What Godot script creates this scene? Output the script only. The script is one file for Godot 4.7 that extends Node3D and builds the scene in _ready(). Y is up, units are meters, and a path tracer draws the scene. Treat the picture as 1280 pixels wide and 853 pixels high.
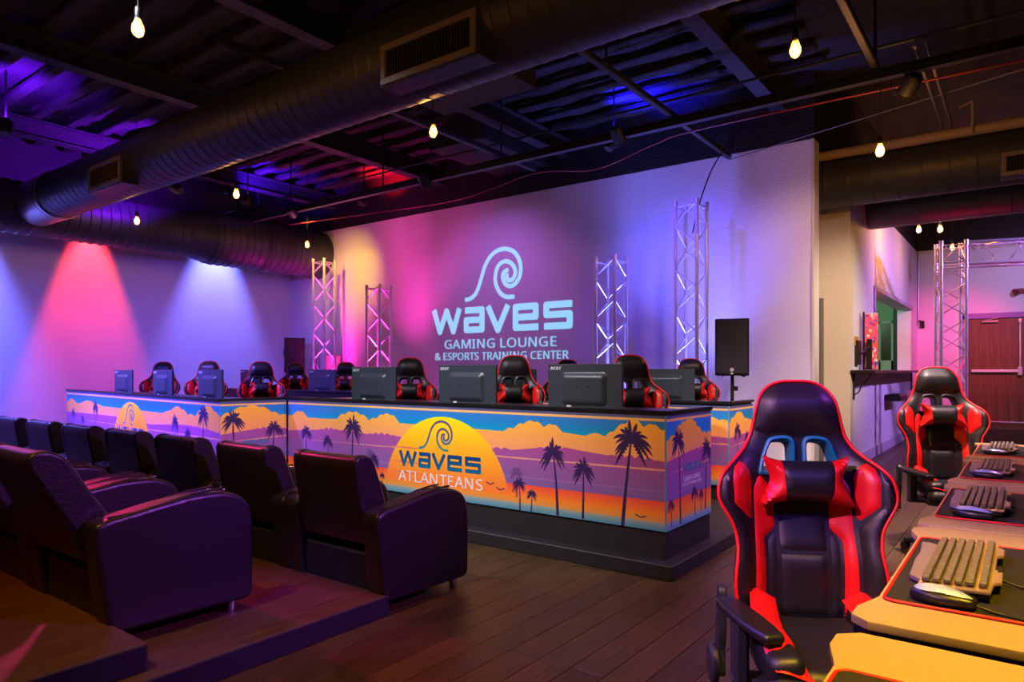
extends Node3D
# Esports lounge: x runs right along the logo wall, y up, -z is into the room. Metres.

class MB:
	# collects triangles (counter-clockwise seen from outside) and commits one smooth-shaded ArrayMesh
	var t := PackedVector3Array()
	var uv := PackedVector2Array()

	func tri(a: Vector3, b: Vector3, c: Vector3) -> void:
		t.append(a); t.append(b); t.append(c)

	func quad(a: Vector3, b: Vector3, c: Vector3, d: Vector3) -> void:
		tri(a, b, c); tri(a, c, d)

	func out_quad(a: Vector3, b: Vector3, c: Vector3, d: Vector3, o: Vector3) -> void:
		var n := (b - a).cross(c - a)
		if n.length_squared() < 1e-16:
			n = (c - a).cross(d - a)
		if n.dot((a + b + c + d) * 0.25 - o) < 0.0:
			quad(d, c, b, a)
		else:
			quad(a, b, c, d)

	func out_tri(a: Vector3, b: Vector3, c: Vector3, o: Vector3) -> void:
		if (b - a).cross(c - a).dot((a + b + c) / 3.0 - o) < 0.0:
			tri(a, c, b)
		else:
			tri(a, b, c)

	func box(c: Vector3, s: Vector3, bev := 0.0, bs := Basis.IDENTITY) -> MB:
		var h := s * 0.5
		bev = minf(bev, minf(h.x, minf(h.y, h.z)) * 0.9)
		var P := func(sg: Vector3, ax: int) -> Vector3:
			var p := Vector3()
			for k in 3:
				p[k] = sg[k] * (h[k] if k == ax else h[k] - bev)
			return c + bs * p
		for ax in 3:
			var u := (ax + 1) % 3
			var v := (ax + 2) % 3
			for sg in [-1.0, 1.0]:
				var q := []
				for uvs in [[-1.0, -1.0], [1.0, -1.0], [1.0, 1.0], [-1.0, 1.0]]:
					var g := Vector3()
					g[ax] = sg; g[u] = uvs[0]; g[v] = uvs[1]
					q.append(P.call(g, ax))
				out_quad(q[0], q[1], q[2], q[3], c)
		if bev > 0.0:
			for ax in 3:
				var u := (ax + 1) % 3
				var v := (ax + 2) % 3
				for s1 in [-1.0, 1.0]:
					for s2 in [-1.0, 1.0]:
						var g0 := Vector3(); g0[ax] = -1.0; g0[u] = s1; g0[v] = s2
						var g1 := g0; g1[ax] = 1.0
						out_quad(P.call(g0, u), P.call(g1, u), P.call(g1, v), P.call(g0, v), c)
			for sx in [-1.0, 1.0]:
				for sy in [-1.0, 1.0]:
					for sz in [-1.0, 1.0]:
						var g := Vector3(sx, sy, sz)
						out_tri(P.call(g, 0), P.call(g, 1), P.call(g, 2), c)
		return self

	func grid(rows: Array, wrap_v := false, wrap_u := false) -> void:
		# rows of points; the normal is (along the row) x (to the next row)
		var nr := rows.size()
		for i in (nr if wrap_v else nr - 1):
			var a: PackedVector3Array = rows[i]
			var b: PackedVector3Array = rows[(i + 1) % nr]
			var nc := a.size()
			for j in (nc if wrap_u else nc - 1):
				var k := (j + 1) % nc
				quad(a[j], a[k], b[k], b[j])

	func tube(path: PackedVector3Array, r: float, segs := 8, cap := true, closed := false, r_end := -1.0) -> MB:
		var n := path.size()
		var rows := []
		var up := Vector3.ZERO
		for i in n:
			var d: Vector3
			if closed:
				d = (path[(i + 1) % n] - path[(i - 1 + n) % n]).normalized()
			else:
				d = (path[mini(i + 1, n - 1)] - path[maxi(i - 1, 0)]).normalized()
			if up == Vector3.ZERO:
				up = Vector3.UP if absf(d.y) < 0.9 else Vector3.RIGHT
			up = (up - d * up.dot(d)).normalized()
			var s := d.cross(up)
			var rr := r if r_end < 0.0 else lerpf(r, r_end, float(i) / maxf(1, n - 1))
			var row := PackedVector3Array()
			for k in segs:
				var a := TAU * k / segs
				row.append(path[i] + (up * cos(a) - s * sin(a)) * rr)
			rows.append(row)
		grid(rows, closed, true)
		if cap and not closed:
			var f: PackedVector3Array = rows[0]
			var l: PackedVector3Array = rows[n - 1]
			for k in range(1, segs - 1):
				tri(f[0], f[k + 1], f[k])
				tri(l[0], l[k], l[k + 1])
		return self

	func lathe(prof: PackedVector2Array, segs := 16, tf := Transform3D.IDENTITY) -> MB:
		# profile of (radius, height) from the bottom up, outside on the right
		var rows := []
		for p in prof:
			var row := PackedVector3Array()
			for k in segs:
				var a := TAU * k / segs
				row.append(tf * Vector3(p.x * cos(a), p.y, -p.x * sin(a)))
			rows.append(row)
		grid(rows, false, true)
		return self

	func disc(c: Vector3, n: Vector3, r: float, segs := 16) -> MB:
		var u := n.cross(Vector3.UP if absf(n.y) < 0.9 else Vector3.RIGHT).normalized()
		var v := n.cross(u)
		for k in segs:
			var a := TAU * k / segs
			var b := TAU * (k + 1) / segs
			tri(c, c + (u * cos(a) + v * sin(a)) * r, c + (u * cos(b) + v * sin(b)) * r)
		return self

	func prism(poly: PackedVector2Array, z0: float, z1: float, bev := 0.0, tf := Transform3D.IDENTITY, bsegs := 3) -> MB:
		# polygon in xy, extruded along z, with rounded rims
		var n := poly.size()
		if Geometry2D.is_polygon_clockwise(poly):
			poly = poly.duplicate()
			poly.reverse()
		var nor := PackedVector2Array()
		for i in n:
			var a := (poly[i] - poly[(i - 1 + n) % n]).normalized()
			var b := (poly[(i + 1) % n] - poly[i]).normalized()
			var na := Vector2(a.y, -a.x)
			var nb := Vector2(b.y, -b.x)
			var m := (na + nb).normalized()
			nor.append(m / maxf(0.5, m.dot(na)))
		var rows := []
		var steps := bsegs if bev > 0.0 else 0
		for k in steps + 1:
			var a := 0.0 if steps == 0 else PI * 0.5 * k / steps
			var ins := bev * (1.0 - sin(a)) if steps > 0 else 0.0
			var zz := z0 + bev * (1.0 - cos(a)) if steps > 0 else z0
			var row := PackedVector3Array()
			for i in n:
				var q := poly[i] - nor[i] * ins
				row.append(Vector3(q.x, q.y, zz))
			rows.append(row)
		var back := []
		for row in rows:
			var r2 := PackedVector3Array()
			for p in row:
				r2.append(Vector3(p.x, p.y, z0 + z1 - p.z))
			back.push_front(r2)
		rows.append_array(back)
		var start := t.size()
		grid(rows, false, true)
		var idx := Geometry2D.triangulate_polygon(poly)
		var first: PackedVector3Array = rows[0]
		var last: PackedVector3Array = rows[rows.size() - 1]
		for i in range(0, idx.size(), 3):
			var a := first[idx[i]]; var b := first[idx[i + 1]]; var c := first[idx[i + 2]]
			if (b - a).cross(c - a).z > 0.0:
				tri(a, c, b)
			else:
				tri(a, b, c)
			a = last[idx[i]]; b = last[idx[i + 1]]; c = last[idx[i + 2]]
			if (b - a).cross(c - a).z > 0.0:
				tri(a, b, c)
			else:
				tri(a, c, b)
		for i in range(start, t.size()):
			t[i] = tf * t[i]
		return self

	func rbox(c: Vector3, s: Vector3, r: float, bs := Basis.IDENTITY, seg := 3, mid := 2, deform = null) -> MB:
		# box with rounded edges, dense enough to be bent by deform
		var h := s * 0.5
		r = minf(r, minf(h.x, minf(h.y, h.z)) * 0.999)
		var par := func(hk: float) -> PackedFloat32Array:
			var o := PackedFloat32Array()
			for k in seg:
				o.append(-hk + r * (1.0 - tan(PI * 0.25 * (1.0 - float(k) / seg))))
			for k in mid + 1:
				o.append(lerpf(-(hk - r), hk - r, float(k) / mid))
			for k in range(1, seg + 1):
				o.append(hk - r + r * tan(PI * 0.25 * float(k) / seg))
			return o
		var place := func(p: Vector3) -> Vector3:
			var q := Vector3(clampf(p.x, -(h.x - r), h.x - r), clampf(p.y, -(h.y - r), h.y - r), clampf(p.z, -(h.z - r), h.z - r))
			var d := p - q
			var o := q + (d.normalized() * r if d.length() > 1e-7 else Vector3.ZERO)
			if deform != null:
				o = deform.call(o)
			return c + bs * o
		for ax in 3:
			var u := (ax + 1) % 3
			var v := (ax + 2) % 3
			var pu: PackedFloat32Array = par.call(h[u])
			var pv: PackedFloat32Array = par.call(h[v])
			for sg in [-1.0, 1.0]:
				var rows := []
				for b in pv:
					var row := PackedVector3Array()
					for a in pu:
						var p := Vector3()
						p[ax] = sg * h[ax]; p[u] = a; p[v] = b
						row.append(place.call(p))
					if sg < 0.0:
						row.reverse()
					rows.append(row)
				grid(rows)
		return self

	func move(tf: Transform3D, from := 0) -> MB:
		for i in range(from, t.size()):
			t[i] = tf * t[i]
		return self

	func mesh(crease := 40.0) -> ArrayMesh:
		var nt := t.size() / 3
		var fn := PackedVector3Array()
		fn.resize(nt)
		var near := {}
		var keys := []
		keys.resize(t.size())
		for i in nt:
			var n := (t[i * 3 + 1] - t[i * 3]).cross(t[i * 3 + 2] - t[i * 3])
			fn[i] = n
			for k in 3:
				var key := Vector3i((t[i * 3 + k] * 20000.0).round())
				keys[i * 3 + k] = key
				if near.has(key):
					near[key].append(i)
				else:
					near[key] = PackedInt32Array([i])
		var cosa := cos(deg_to_rad(crease))
		var V := PackedVector3Array()
		var N := PackedVector3Array()
		var U := PackedVector2Array()
		for i in nt:
			var n0 := fn[i]
			if n0.length_squared() < 1e-18:
				continue
			var u0 := n0.normalized()
			for k in [0, 2, 1]:
				var s := Vector3.ZERO
				for f in near[keys[i * 3 + k]]:
					if fn[f].length_squared() > 1e-18 and fn[f].normalized().dot(u0) > cosa:
						s += fn[f]
				V.append(t[i * 3 + k])
				N.append(s.normalized() if s.length_squared() > 1e-18 else u0)
				if uv.size() > i * 3 + k:
					U.append(uv[i * 3 + k])
		var arr := []
		arr.resize(Mesh.ARRAY_MAX)
		arr[Mesh.ARRAY_VERTEX] = V
		arr[Mesh.ARRAY_NORMAL] = N
		if U.size() == V.size() and U.size() > 0:
			arr[Mesh.ARRAY_TEX_UV] = U
		var m := ArrayMesh.new()
		m.add_surface_from_arrays(Mesh.PRIMITIVE_TRIANGLES, arr)
		return m


var M := {}          # materials by name
var cache := {}      # shared meshes by name
var used := {}       # how often a top-level name is taken
var rng := RandomNumberGenerator.new()

func mat(called: String, c: Color, rough := 0.6, metal := 0.0) -> StandardMaterial3D:
	var m := StandardMaterial3D.new()
	m.resource_name = called
	m.albedo_color = c
	m.roughness = rough
	m.metallic = metal
	M[called] = m
	return m

func noise_tex(freq: float, seed_: int, normal := false, strength := 4.0, side := 256, ramp: Gradient = null, octaves := 4, type := FastNoiseLite.TYPE_SIMPLEX_SMOOTH) -> NoiseTexture2D:
	var n := FastNoiseLite.new()
	n.noise_type = type
	n.frequency = freq
	n.seed = seed_
	n.fractal_octaves = octaves
	var x := NoiseTexture2D.new()
	x.width = side; x.height = side
	x.seamless = true
	x.noise = n
	x.as_normal_map = normal
	x.bump_strength = strength
	if ramp:
		x.color_ramp = ramp
	return x

func bumpy(m: StandardMaterial3D, tex: Texture2D, scale: Vector3, amount: float, world := false) -> void:
	m.normal_enabled = true
	m.normal_texture = tex
	m.normal_scale = amount
	m.uv1_triplanar = true
	m.uv1_world_triplanar = world
	m.uv1_scale = scale

func glow(called: String, c: Color, e: float) -> StandardMaterial3D:
	var m := mat(called, c, 0.5)
	m.emission_enabled = true
	m.emission = c
	m.emission_energy_multiplier = e
	return m

func numbered(called: String) -> String:
	var k: int = used.get(called, 0)
	used[called] = k + 1
	return called if k == 0 else "%s_%03d" % [called, k]

func part(called: String, mesh_: Mesh, m: Material, parent: Node, tf := Transform3D.IDENTITY) -> MeshInstance3D:
	var o := MeshInstance3D.new()
	o.name = called
	o.mesh = mesh_
	o.material_override = null
	o.set_surface_override_material(0, m)
	o.transform = tf
	o.cast_shadow = GeometryInstance3D.SHADOW_CASTING_SETTING_ON
	parent.add_child(o, true)
	return o

func tag(o: Node, label: String, category: String, group := "") -> void:
	o.set_meta("label", label)
	o.set_meta("category", category)
	if group != "":
		o.set_meta("group", group)

func thing(called: String, label: String, category: String, at := Vector3.ZERO, yaw := 0.0, group := "") -> Node3D:
	var o := Node3D.new()
	o.name = numbered(called)
	o.position = at
	o.rotation.y = yaw
	add_child(o)
	tag(o, label, category, group)
	return o

func single(called: String, mesh_: Mesh, m: Material, label: String, category: String, group := "", tf := Transform3D.IDENTITY) -> MeshInstance3D:
	var o := part(numbered(called), mesh_, m, self, tf)
	tag(o, label, category, group)
	return o

func struct(called: String, mesh_: Mesh, m: Material, parent: Node = self) -> MeshInstance3D:
	var o := part(numbered(called) if parent == self else called, mesh_, m, parent)
	if parent == self:
		o.set_meta("kind", "structure")
		o.set_meta("label", called.replace("_", " "))
	return o

func kept(key: String, make: Callable) -> Mesh:
	if not cache.has(key):
		cache[key] = make.call()
	return cache[key]

func V(x: float, y: float, z: float) -> Vector3:
	return Vector3(x, y, z)

func line(a: Vector3, b: Vector3) -> PackedVector3Array:
	return PackedVector3Array([a, b])

func yawed(d: float) -> Basis:
	return Basis(Vector3.UP, deg_to_rad(d))

func smooth_path(p: PackedVector2Array, closed: bool, per: int) -> PackedVector2Array:
	var o := PackedVector2Array()
	var n := p.size()
	for i in (n if closed else n - 1):
		var a := p[(i - 1 + n) % n] if closed else p[maxi(i - 1, 0)]
		var b := p[i]
		var c := p[(i + 1) % n]
		var d := p[(i + 2) % n] if closed else p[mini(i + 2, n - 1)]
		for k in per:
			o.append(b.cubic_interpolate(c, a, d, float(k) / per))
	if not closed:
		o.append(p[n - 1])
	return o

func smooth3(p: PackedVector3Array, per: int) -> PackedVector3Array:
	var o := PackedVector3Array()
	var n := p.size()
	for i in n - 1:
		for k in per:
			o.append(p[i].cubic_interpolate(p[i + 1], p[maxi(i - 1, 0)], p[mini(i + 2, n - 1)], float(k) / per))
	o.append(p[n - 1])
	return o

func lettering(text: String, width: float, height: float, depth: float, bold := false) -> Array:
	# a TextMesh and the scale that brings it to that width and height, its lower left corner at the origin
	var f := SystemFont.new()
	f.font_names = PackedStringArray(["Droid Sans"])
	if bold:
		f.font_weight = 700
	var tm := TextMesh.new()
	tm.text = text
	tm.font = f
	tm.font_size = 32
	tm.pixel_size = 0.01
	tm.depth = 0.02
	tm.curve_step = 2.0
	var b := tm.get_aabb()
	var sc := Vector3(width / maxf(b.size.x, 0.001), height / maxf(b.size.y, 0.001), depth / 0.02)
	return [tm, sc, Vector3(-b.position.x * sc.x, -b.position.y * sc.y, 0)]

func write(called: String, text: String, width: float, height: float, m: Material, parent: Node, tf: Transform3D, bold := false, depth := 0.004) -> void:
	var l := lettering(text, width, height, depth, bold)
	part(called, l[0], m, parent, tf * Transform3D(Basis.from_scale(l[1]), l[2]))

func fillet(p: PackedVector2Array, r: float, seg := 5) -> PackedVector2Array:
	# the polygon with its corners rounded off
	var o := PackedVector2Array()
	var n := p.size()
	for i in n:
		var a := p[(i - 1 + n) % n]
		var b := p[i]
		var c := p[(i + 1) % n]
		var ra := minf(r, a.distance_to(b) * 0.48)
		var rc := minf(r, c.distance_to(b) * 0.48)
		var s := b + (a - b).normalized() * ra
		var e := b + (c - b).normalized() * rc
		for k in seg + 1:
			var u := float(k) / seg
			o.append(s.lerp(b, u).lerp(b.lerp(e, u), u))
	return o

func _ready() -> void:
	rng.seed = 7
	# ---- camera
	var cam := Camera3D.new()
	cam.name = "camera"
	cam.projection = Camera3D.PROJECTION_FRUSTUM
	cam.near = 0.05
	cam.far = 80.0
	cam.size = 0.05 * 853.0 / 858.0
	cam.frustum_offset = Vector2(0, 0.05 * 37.5 / 858.0)
	cam.position = V(0, 1.2, 0)
	cam.rotation.y = atan2(644.0, 858.0)
	add_child(cam)
	# ---- air: a closed room at night, no sky light
	var env := Environment.new()
	env.background_mode = Environment.BG_COLOR
	env.background_color = Color.BLACK
	env.tonemap_mode = Environment.TONE_MAPPER_LINEAR
	env.tonemap_exposure = 1.0
	env.sdfgi_enabled = true
	env.ssao_enabled = true
	env.ssil_enabled = true
	var we := WorldEnvironment.new()
	we.name = "air"
	we.environment = env
	add_child(we)
	# ---- lamps: what, where, aim, colour, energy, half angle, blend, size, label
	var WARM := Color(1.0, 0.66, 0.30)
	var MAG := Color(1.0, 0.12, 0.72)
	var RED := Color(1.0, 0.10, 0.12)
	var BLU := Color(0.30, 0.24, 1.0)
	var ICE := Color(0.42, 0.44, 1.0)
	var VIO := Color(0.60, 0.30, 1.0)
	materials()
	var cans := [
		# wash of the left wall, from cans between the duct and the wall
		[V(-11.22, 4.30, -4.55), V(-11.36, 1.0, -4.55), Color(1.0, 0.32, 0.20), 22.0, 18.5, 0.30, "red LED can washing the left wall behind the duct"],
		[V(-11.22, 4.28, -4.55), V(-11.50, 0.2, -4.50), Color(1.0, 0.02, 0.36), 26.0, 19.0, 0.7, ""],
		[V(-11.22, 4.30, -6.60), V(-11.40, 1.0, -6.60), ICE, 52.0, 26.0, 0.8, "white blue LED can washing the left wall near the corner"],
		[V(-11.22, 4.30, -2.75), V(-11.40, 1.0, -2.75), ICE, 95.0, 28.0, 0.9, "white blue LED can washing the left wall near the recliners"],
		# added fill lamps, but for the seen can under the strut
		[V(-6.0, 2.75, 1.6), V(-11.5, -0.2, -4.6), Color(0.28, 0.29, 1.0), 62.0, 24.0, 1.0, "added black LED can behind the recliners, lighting the left wall violet"],
		[V(-5.7, 2.75, 1.6), V(-11.4, 1.5, -7.2), Color(0.44, 0.30, 1.0), 46.0, 14.0, 1.0, "added second black LED can behind the recliners, lighting the corner violet"],
		[V(-6.2, 3.60, -6.42), V(-6.4, 1.9, -8.2), Color(0.78, 0.44, 1.0), 3.0, 54.0, 1.0, "added black LED can on the strut, lighting the projected logo wall"],
		[V(-3.4, 3.60, -6.42), V(-3.3, 1.8, -8.2), Color(0.30, 0.22, 1.0), 4.6, 46.0, 1.0, "added black LED can on the strut, lighting the wall by the tall tower"],
		[V(-9.0, 3.60, -6.42), V(-9.8, 2.9, -8.2), Color(1.0, 0.80, 0.30), 6.0, 28.0, 1.0, "added black LED can on the strut, lighting the wall amber by the duct's end"],
		[V(-4.0, 4.05, -0.9), V(-3.5, 0.95, -4.0), Color(0.92, 0.93, 1.0), 30.0, 26.0, 1.0, "added black LED can over the recliners, lighting the counter front"],
		[V(-7.6, 4.05, -0.6), V(-7.4, 0.7, -3.3), Color(0.50, 0.40, 1.0), 150.0, 32.0, 1.0, "added black LED can over the recliners, lighting the angled counter"],
		[V(-11.1, 3.2, -1.6), V(-9.2, 0.7, -3.7), Color(0.62, 0.52, 1.0), 34.0, 20.0, 1.0, "added violet LED can by the left wall, lighting the end of the angled counter"],
		[V(-1.6, 4.05, -0.8), V(-5.45, 0.65, -3.45), Color(0.95, 0.85, 1.0), 34.0, 9.0, 1.0, "added black LED can over the aisle, lighting the end of the angled counter"],
		[V(0.9, 2.9, -0.3), V(-0.60, 0.98, -2.35), Color(0.46, 0.30, 1.0), 4.5, 11.0, 1.0, "added violet lamp in front of the nearest gaming chair"],
		[V(0.9, 3.4, -4.6), V(-1.7, 0.6, -4.2), Color(0.80, 0.62, 1.0), 12.0, 16.0, 1.0, "added black LED can over the aisle, lighting the end of the front counter"],
		[V(-0.80, 3.50, -6.50), V(-2.1, 1.9, -8.2), Color(1.0, 0.78, 0.74), 3.8, 36.0, 1.0, "black LED can under the strut beside the long-corded pendant bulb"],
		[V(1.6, 3.4, -6.6), V(-1.95, 1.7, -9.1), Color(1.0, 0.88, 0.74), 27.0, 16.0, 1.0, "added black LED can lighting the beige recess in the hall"],
		[V(1.7, 3.2, -11.2), V(-1.75, 1.0, -12.2), Color(0.72, 0.52, 1.0), 22.0, 50.0, 1.0, "added black LED can lighting the wall with the hatch"],
		[V(0.2, 3.1, -12.6), V(-1.3, 1.3, -15.4), Color(1.0, 0.16, 0.52), 14.0, 28.0, 1.0, "added black LED can lighting the wall by the arch pink"],
		[V(0.9, 3.3, -12.8), V(0.2, 2.4, -15.4), Color(0.74, 0.62, 1.0), 6.4, 42.0, 1.0, "added black LED can lighting the wall over the wooden door"],
		# over the desks and seats; lamps labelled added are unseen fill
		[V(0.30, 2.7, -1.20), V(0.05, 0.7, -1.50), Color(1.0, 0.78, 0.10), 12.0, 26.0, 0.6, "amber lamp over the nearest gaming desks"],
		[V(0.5, 3.2, -4.6), V(-0.1, 0.7, -4.4), Color(1.0, 0.56, 0.70), 3.4, 32.0, 1.0, "added pink lamp over the far gaming desks"],
		[V(-1.3, 2.9, 0.5), V(-0.58, 0.75, -2.2), Color(0.95, 0.66, 1.0), 16.0, 15.0, 1.0, "added pale lamp in front of the nearest gaming chair"],
		[V(-2.6, 3.6, 0.2), V(-1.6, 0.0, -2.6), Color(1.0, 0.72, 0.06), 8.0, 46.0, 1.0, "added amber lamp over the aisle floor"],
		[V(-0.4, 3.7, -4.6), V(-1.0, 0.0, -6.6), Color(1.0, 0.86, 0.84), 38.0, 36.0, 1.0, "added pale lamp over the floor before the far gaming chair"],
		[V(-4.6, 3.6, -0.9), V(-0.6, 0.8, -2.5), Color(0.42, 0.26, 1.0), 26.0, 20.0, 1.0, "added violet lamp over the recliners, facing the gaming chairs"],
		[V(1.4, 2.7, -3.2), V(-3.0, 0.55, -1.9), Color(0.66, 0.30, 0.90), 30.0, 16.0, 1.0, "added violet lamp facing the sides of the recliners"],
		[V(-7.6, 3.8, -1.9), V(-3.35, 0.7, -1.7), Color(1.0, 0.14, 0.50), 26.0, 9.5, 1.0, "added pink LED can far left, grazing the tops of the recliners"],
		[V(-4.6, 3.8, 1.3), V(-3.7, 0.2, -0.7), Color(1.0, 0.12, 0.03), 5.0, 16.0, 1.0, "added red LED can over the high tier"],
		[V(-1.5, 3.9, 0.3), V(-2.95, 0.1, -2.06), Color(0.16, 0.06, 1.0), 24.0, 6.0, 1.0, "blue LED can aimed at the low tier between the recliner rows"],
		# aimed up at the ceiling
		[V(-9.3, 3.72, -4.7), V(-10.7, 4.6, -4.3), Color(0.50, 0.05, 1.0), 26.0, 60.0, 1.0, "violet LED can aimed at the ceiling over the angled counter"],
		[V(-9.0, 3.95, -2.7), V(-9.2, 4.6, -2.8), Color(0.42, 0.05, 1.0), 16.0, 62.0, 1.0, "violet LED can aimed at the ceiling over the far recliners"],
		[V(-8.3, 3.9, -7.2), V(-8.6, 4.6, -7.9), Color(1.0, 0.05, 0.16), 46.0, 30.0, 1.0, "red LED can aimed at the ceiling by the logo wall"],
		[V(-3.9, 3.95, -7.2), V(-3.7, 4.6, -7.5), Color(0.10, 0.06, 1.0), 40.0, 42.0, 1.0, "blue LED can aimed at the ceiling by the logo wall"],
		[V(-9.9, 3.95, -6.2), V(-10.2, 4.6, -6.8), Color(0.30, 0.05, 1.0), 20.0, 45.0, 1.0, "violet LED can aimed at the ceiling over the duct along the left wall"],
	]
	for c in cans:
		led_can(c[0], c[1], c[2], c[3], c[4], c[5], c[6])
	# uplights standing inside the truss towers
	var ups := [
		[V(-9.90, 0.1, -7.68), MAG, 28.0, "magenta uplight inside the tall tower by the corner"],
		[V(-8.14, 0.1, -7.36), MAG, 38.0, "magenta uplight inside the short tower left of the logo"],
		[V(-3.95, 0.1, -7.22), ICE, 38.0, "blue uplight inside the short tower right of the logo"],
		[V(-3.12, 0.1, -7.62), ICE, 38.0, "blue uplight inside the tall tower by the loudspeaker"],
		[V(-0.82, 0.0, -11.0), Color(1.0, 0.08, 0.30), 6.0, "red uplight inside the entrance arch"],
	]
	for u in ups:
		uplight(u[0], u[1], u[2], u[3])
	for b in BULBS:
		edison_bulb(b[0], b[1], WARM, 0.55 if b[0].z < -10.0 else 1.0 if b[0].z < -6.4 and b[0].x > -2.0 else 0.30, b[2])
	room()
	ceiling_works()
	wall_projection()
	towers_and_speakers()
	counters()
	gaming_chairs()
	recliners()
	gaming_desks()
	far_corner()

const BULBS := [
	[Vector3(-4.10, 3.2, -1.87), 4.6, "clear filament bulb hanging nearest, in front of the big round duct"],
	[Vector3(-9.37, 3.2, -4.26), 4.6, "clear filament bulb in front of the left wall's duct, above the angled counter"],
	[Vector3(-7.06, 3.2, -4.28), 4.6, "clear filament bulb hanging just below and behind the round duct"],
	[Vector3(-3.92, 3.2, -4.14), 3.725, "clear filament bulb hanging below the round duct over the front counter"],
	[Vector3(-1.14, 3.2, -4.42), 4.6, "clear filament bulb hanging high over the aisle"],
	[Vector3(-9.00, 3.2, -6.66), 4.6, "clear filament bulb hanging in front of the duct's end by the logo wall"],
	[Vector3(-0.994, 3.085, -6.50), 3.665, "clear filament bulb on a long cord below the strut"],
	[Vector3(-1.21, 3.2, -11.07), 4.6, "clear filament bulb near the hatch wall, first of the pair past the ducts"],
	[Vector3(-0.97, 3.2, -11.22), 4.6, "clear filament bulb next to the arch, second of the pair past the ducts"],
	[Vector3(-1.10, 3.2, -1.87), 4.6, "clear filament bulb over the aisle, above the picture's edge"],
	[Vector3(-6.95, 3.2, -1.87), 4.6, "clear filament bulb over the recliners, beyond the picture's left edge"],
	[Vector3(-4.10, 3.2, 0.60), 4.6, "clear filament bulb behind the recliners"],
	[Vector3(-1.10, 3.2, 0.60), 4.6, "clear filament bulb behind the viewer"],
	[Vector3(-0.96, 3.2, -13.0), 4.6, "clear filament bulb hanging farthest, above the arch corner"],
]

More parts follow.
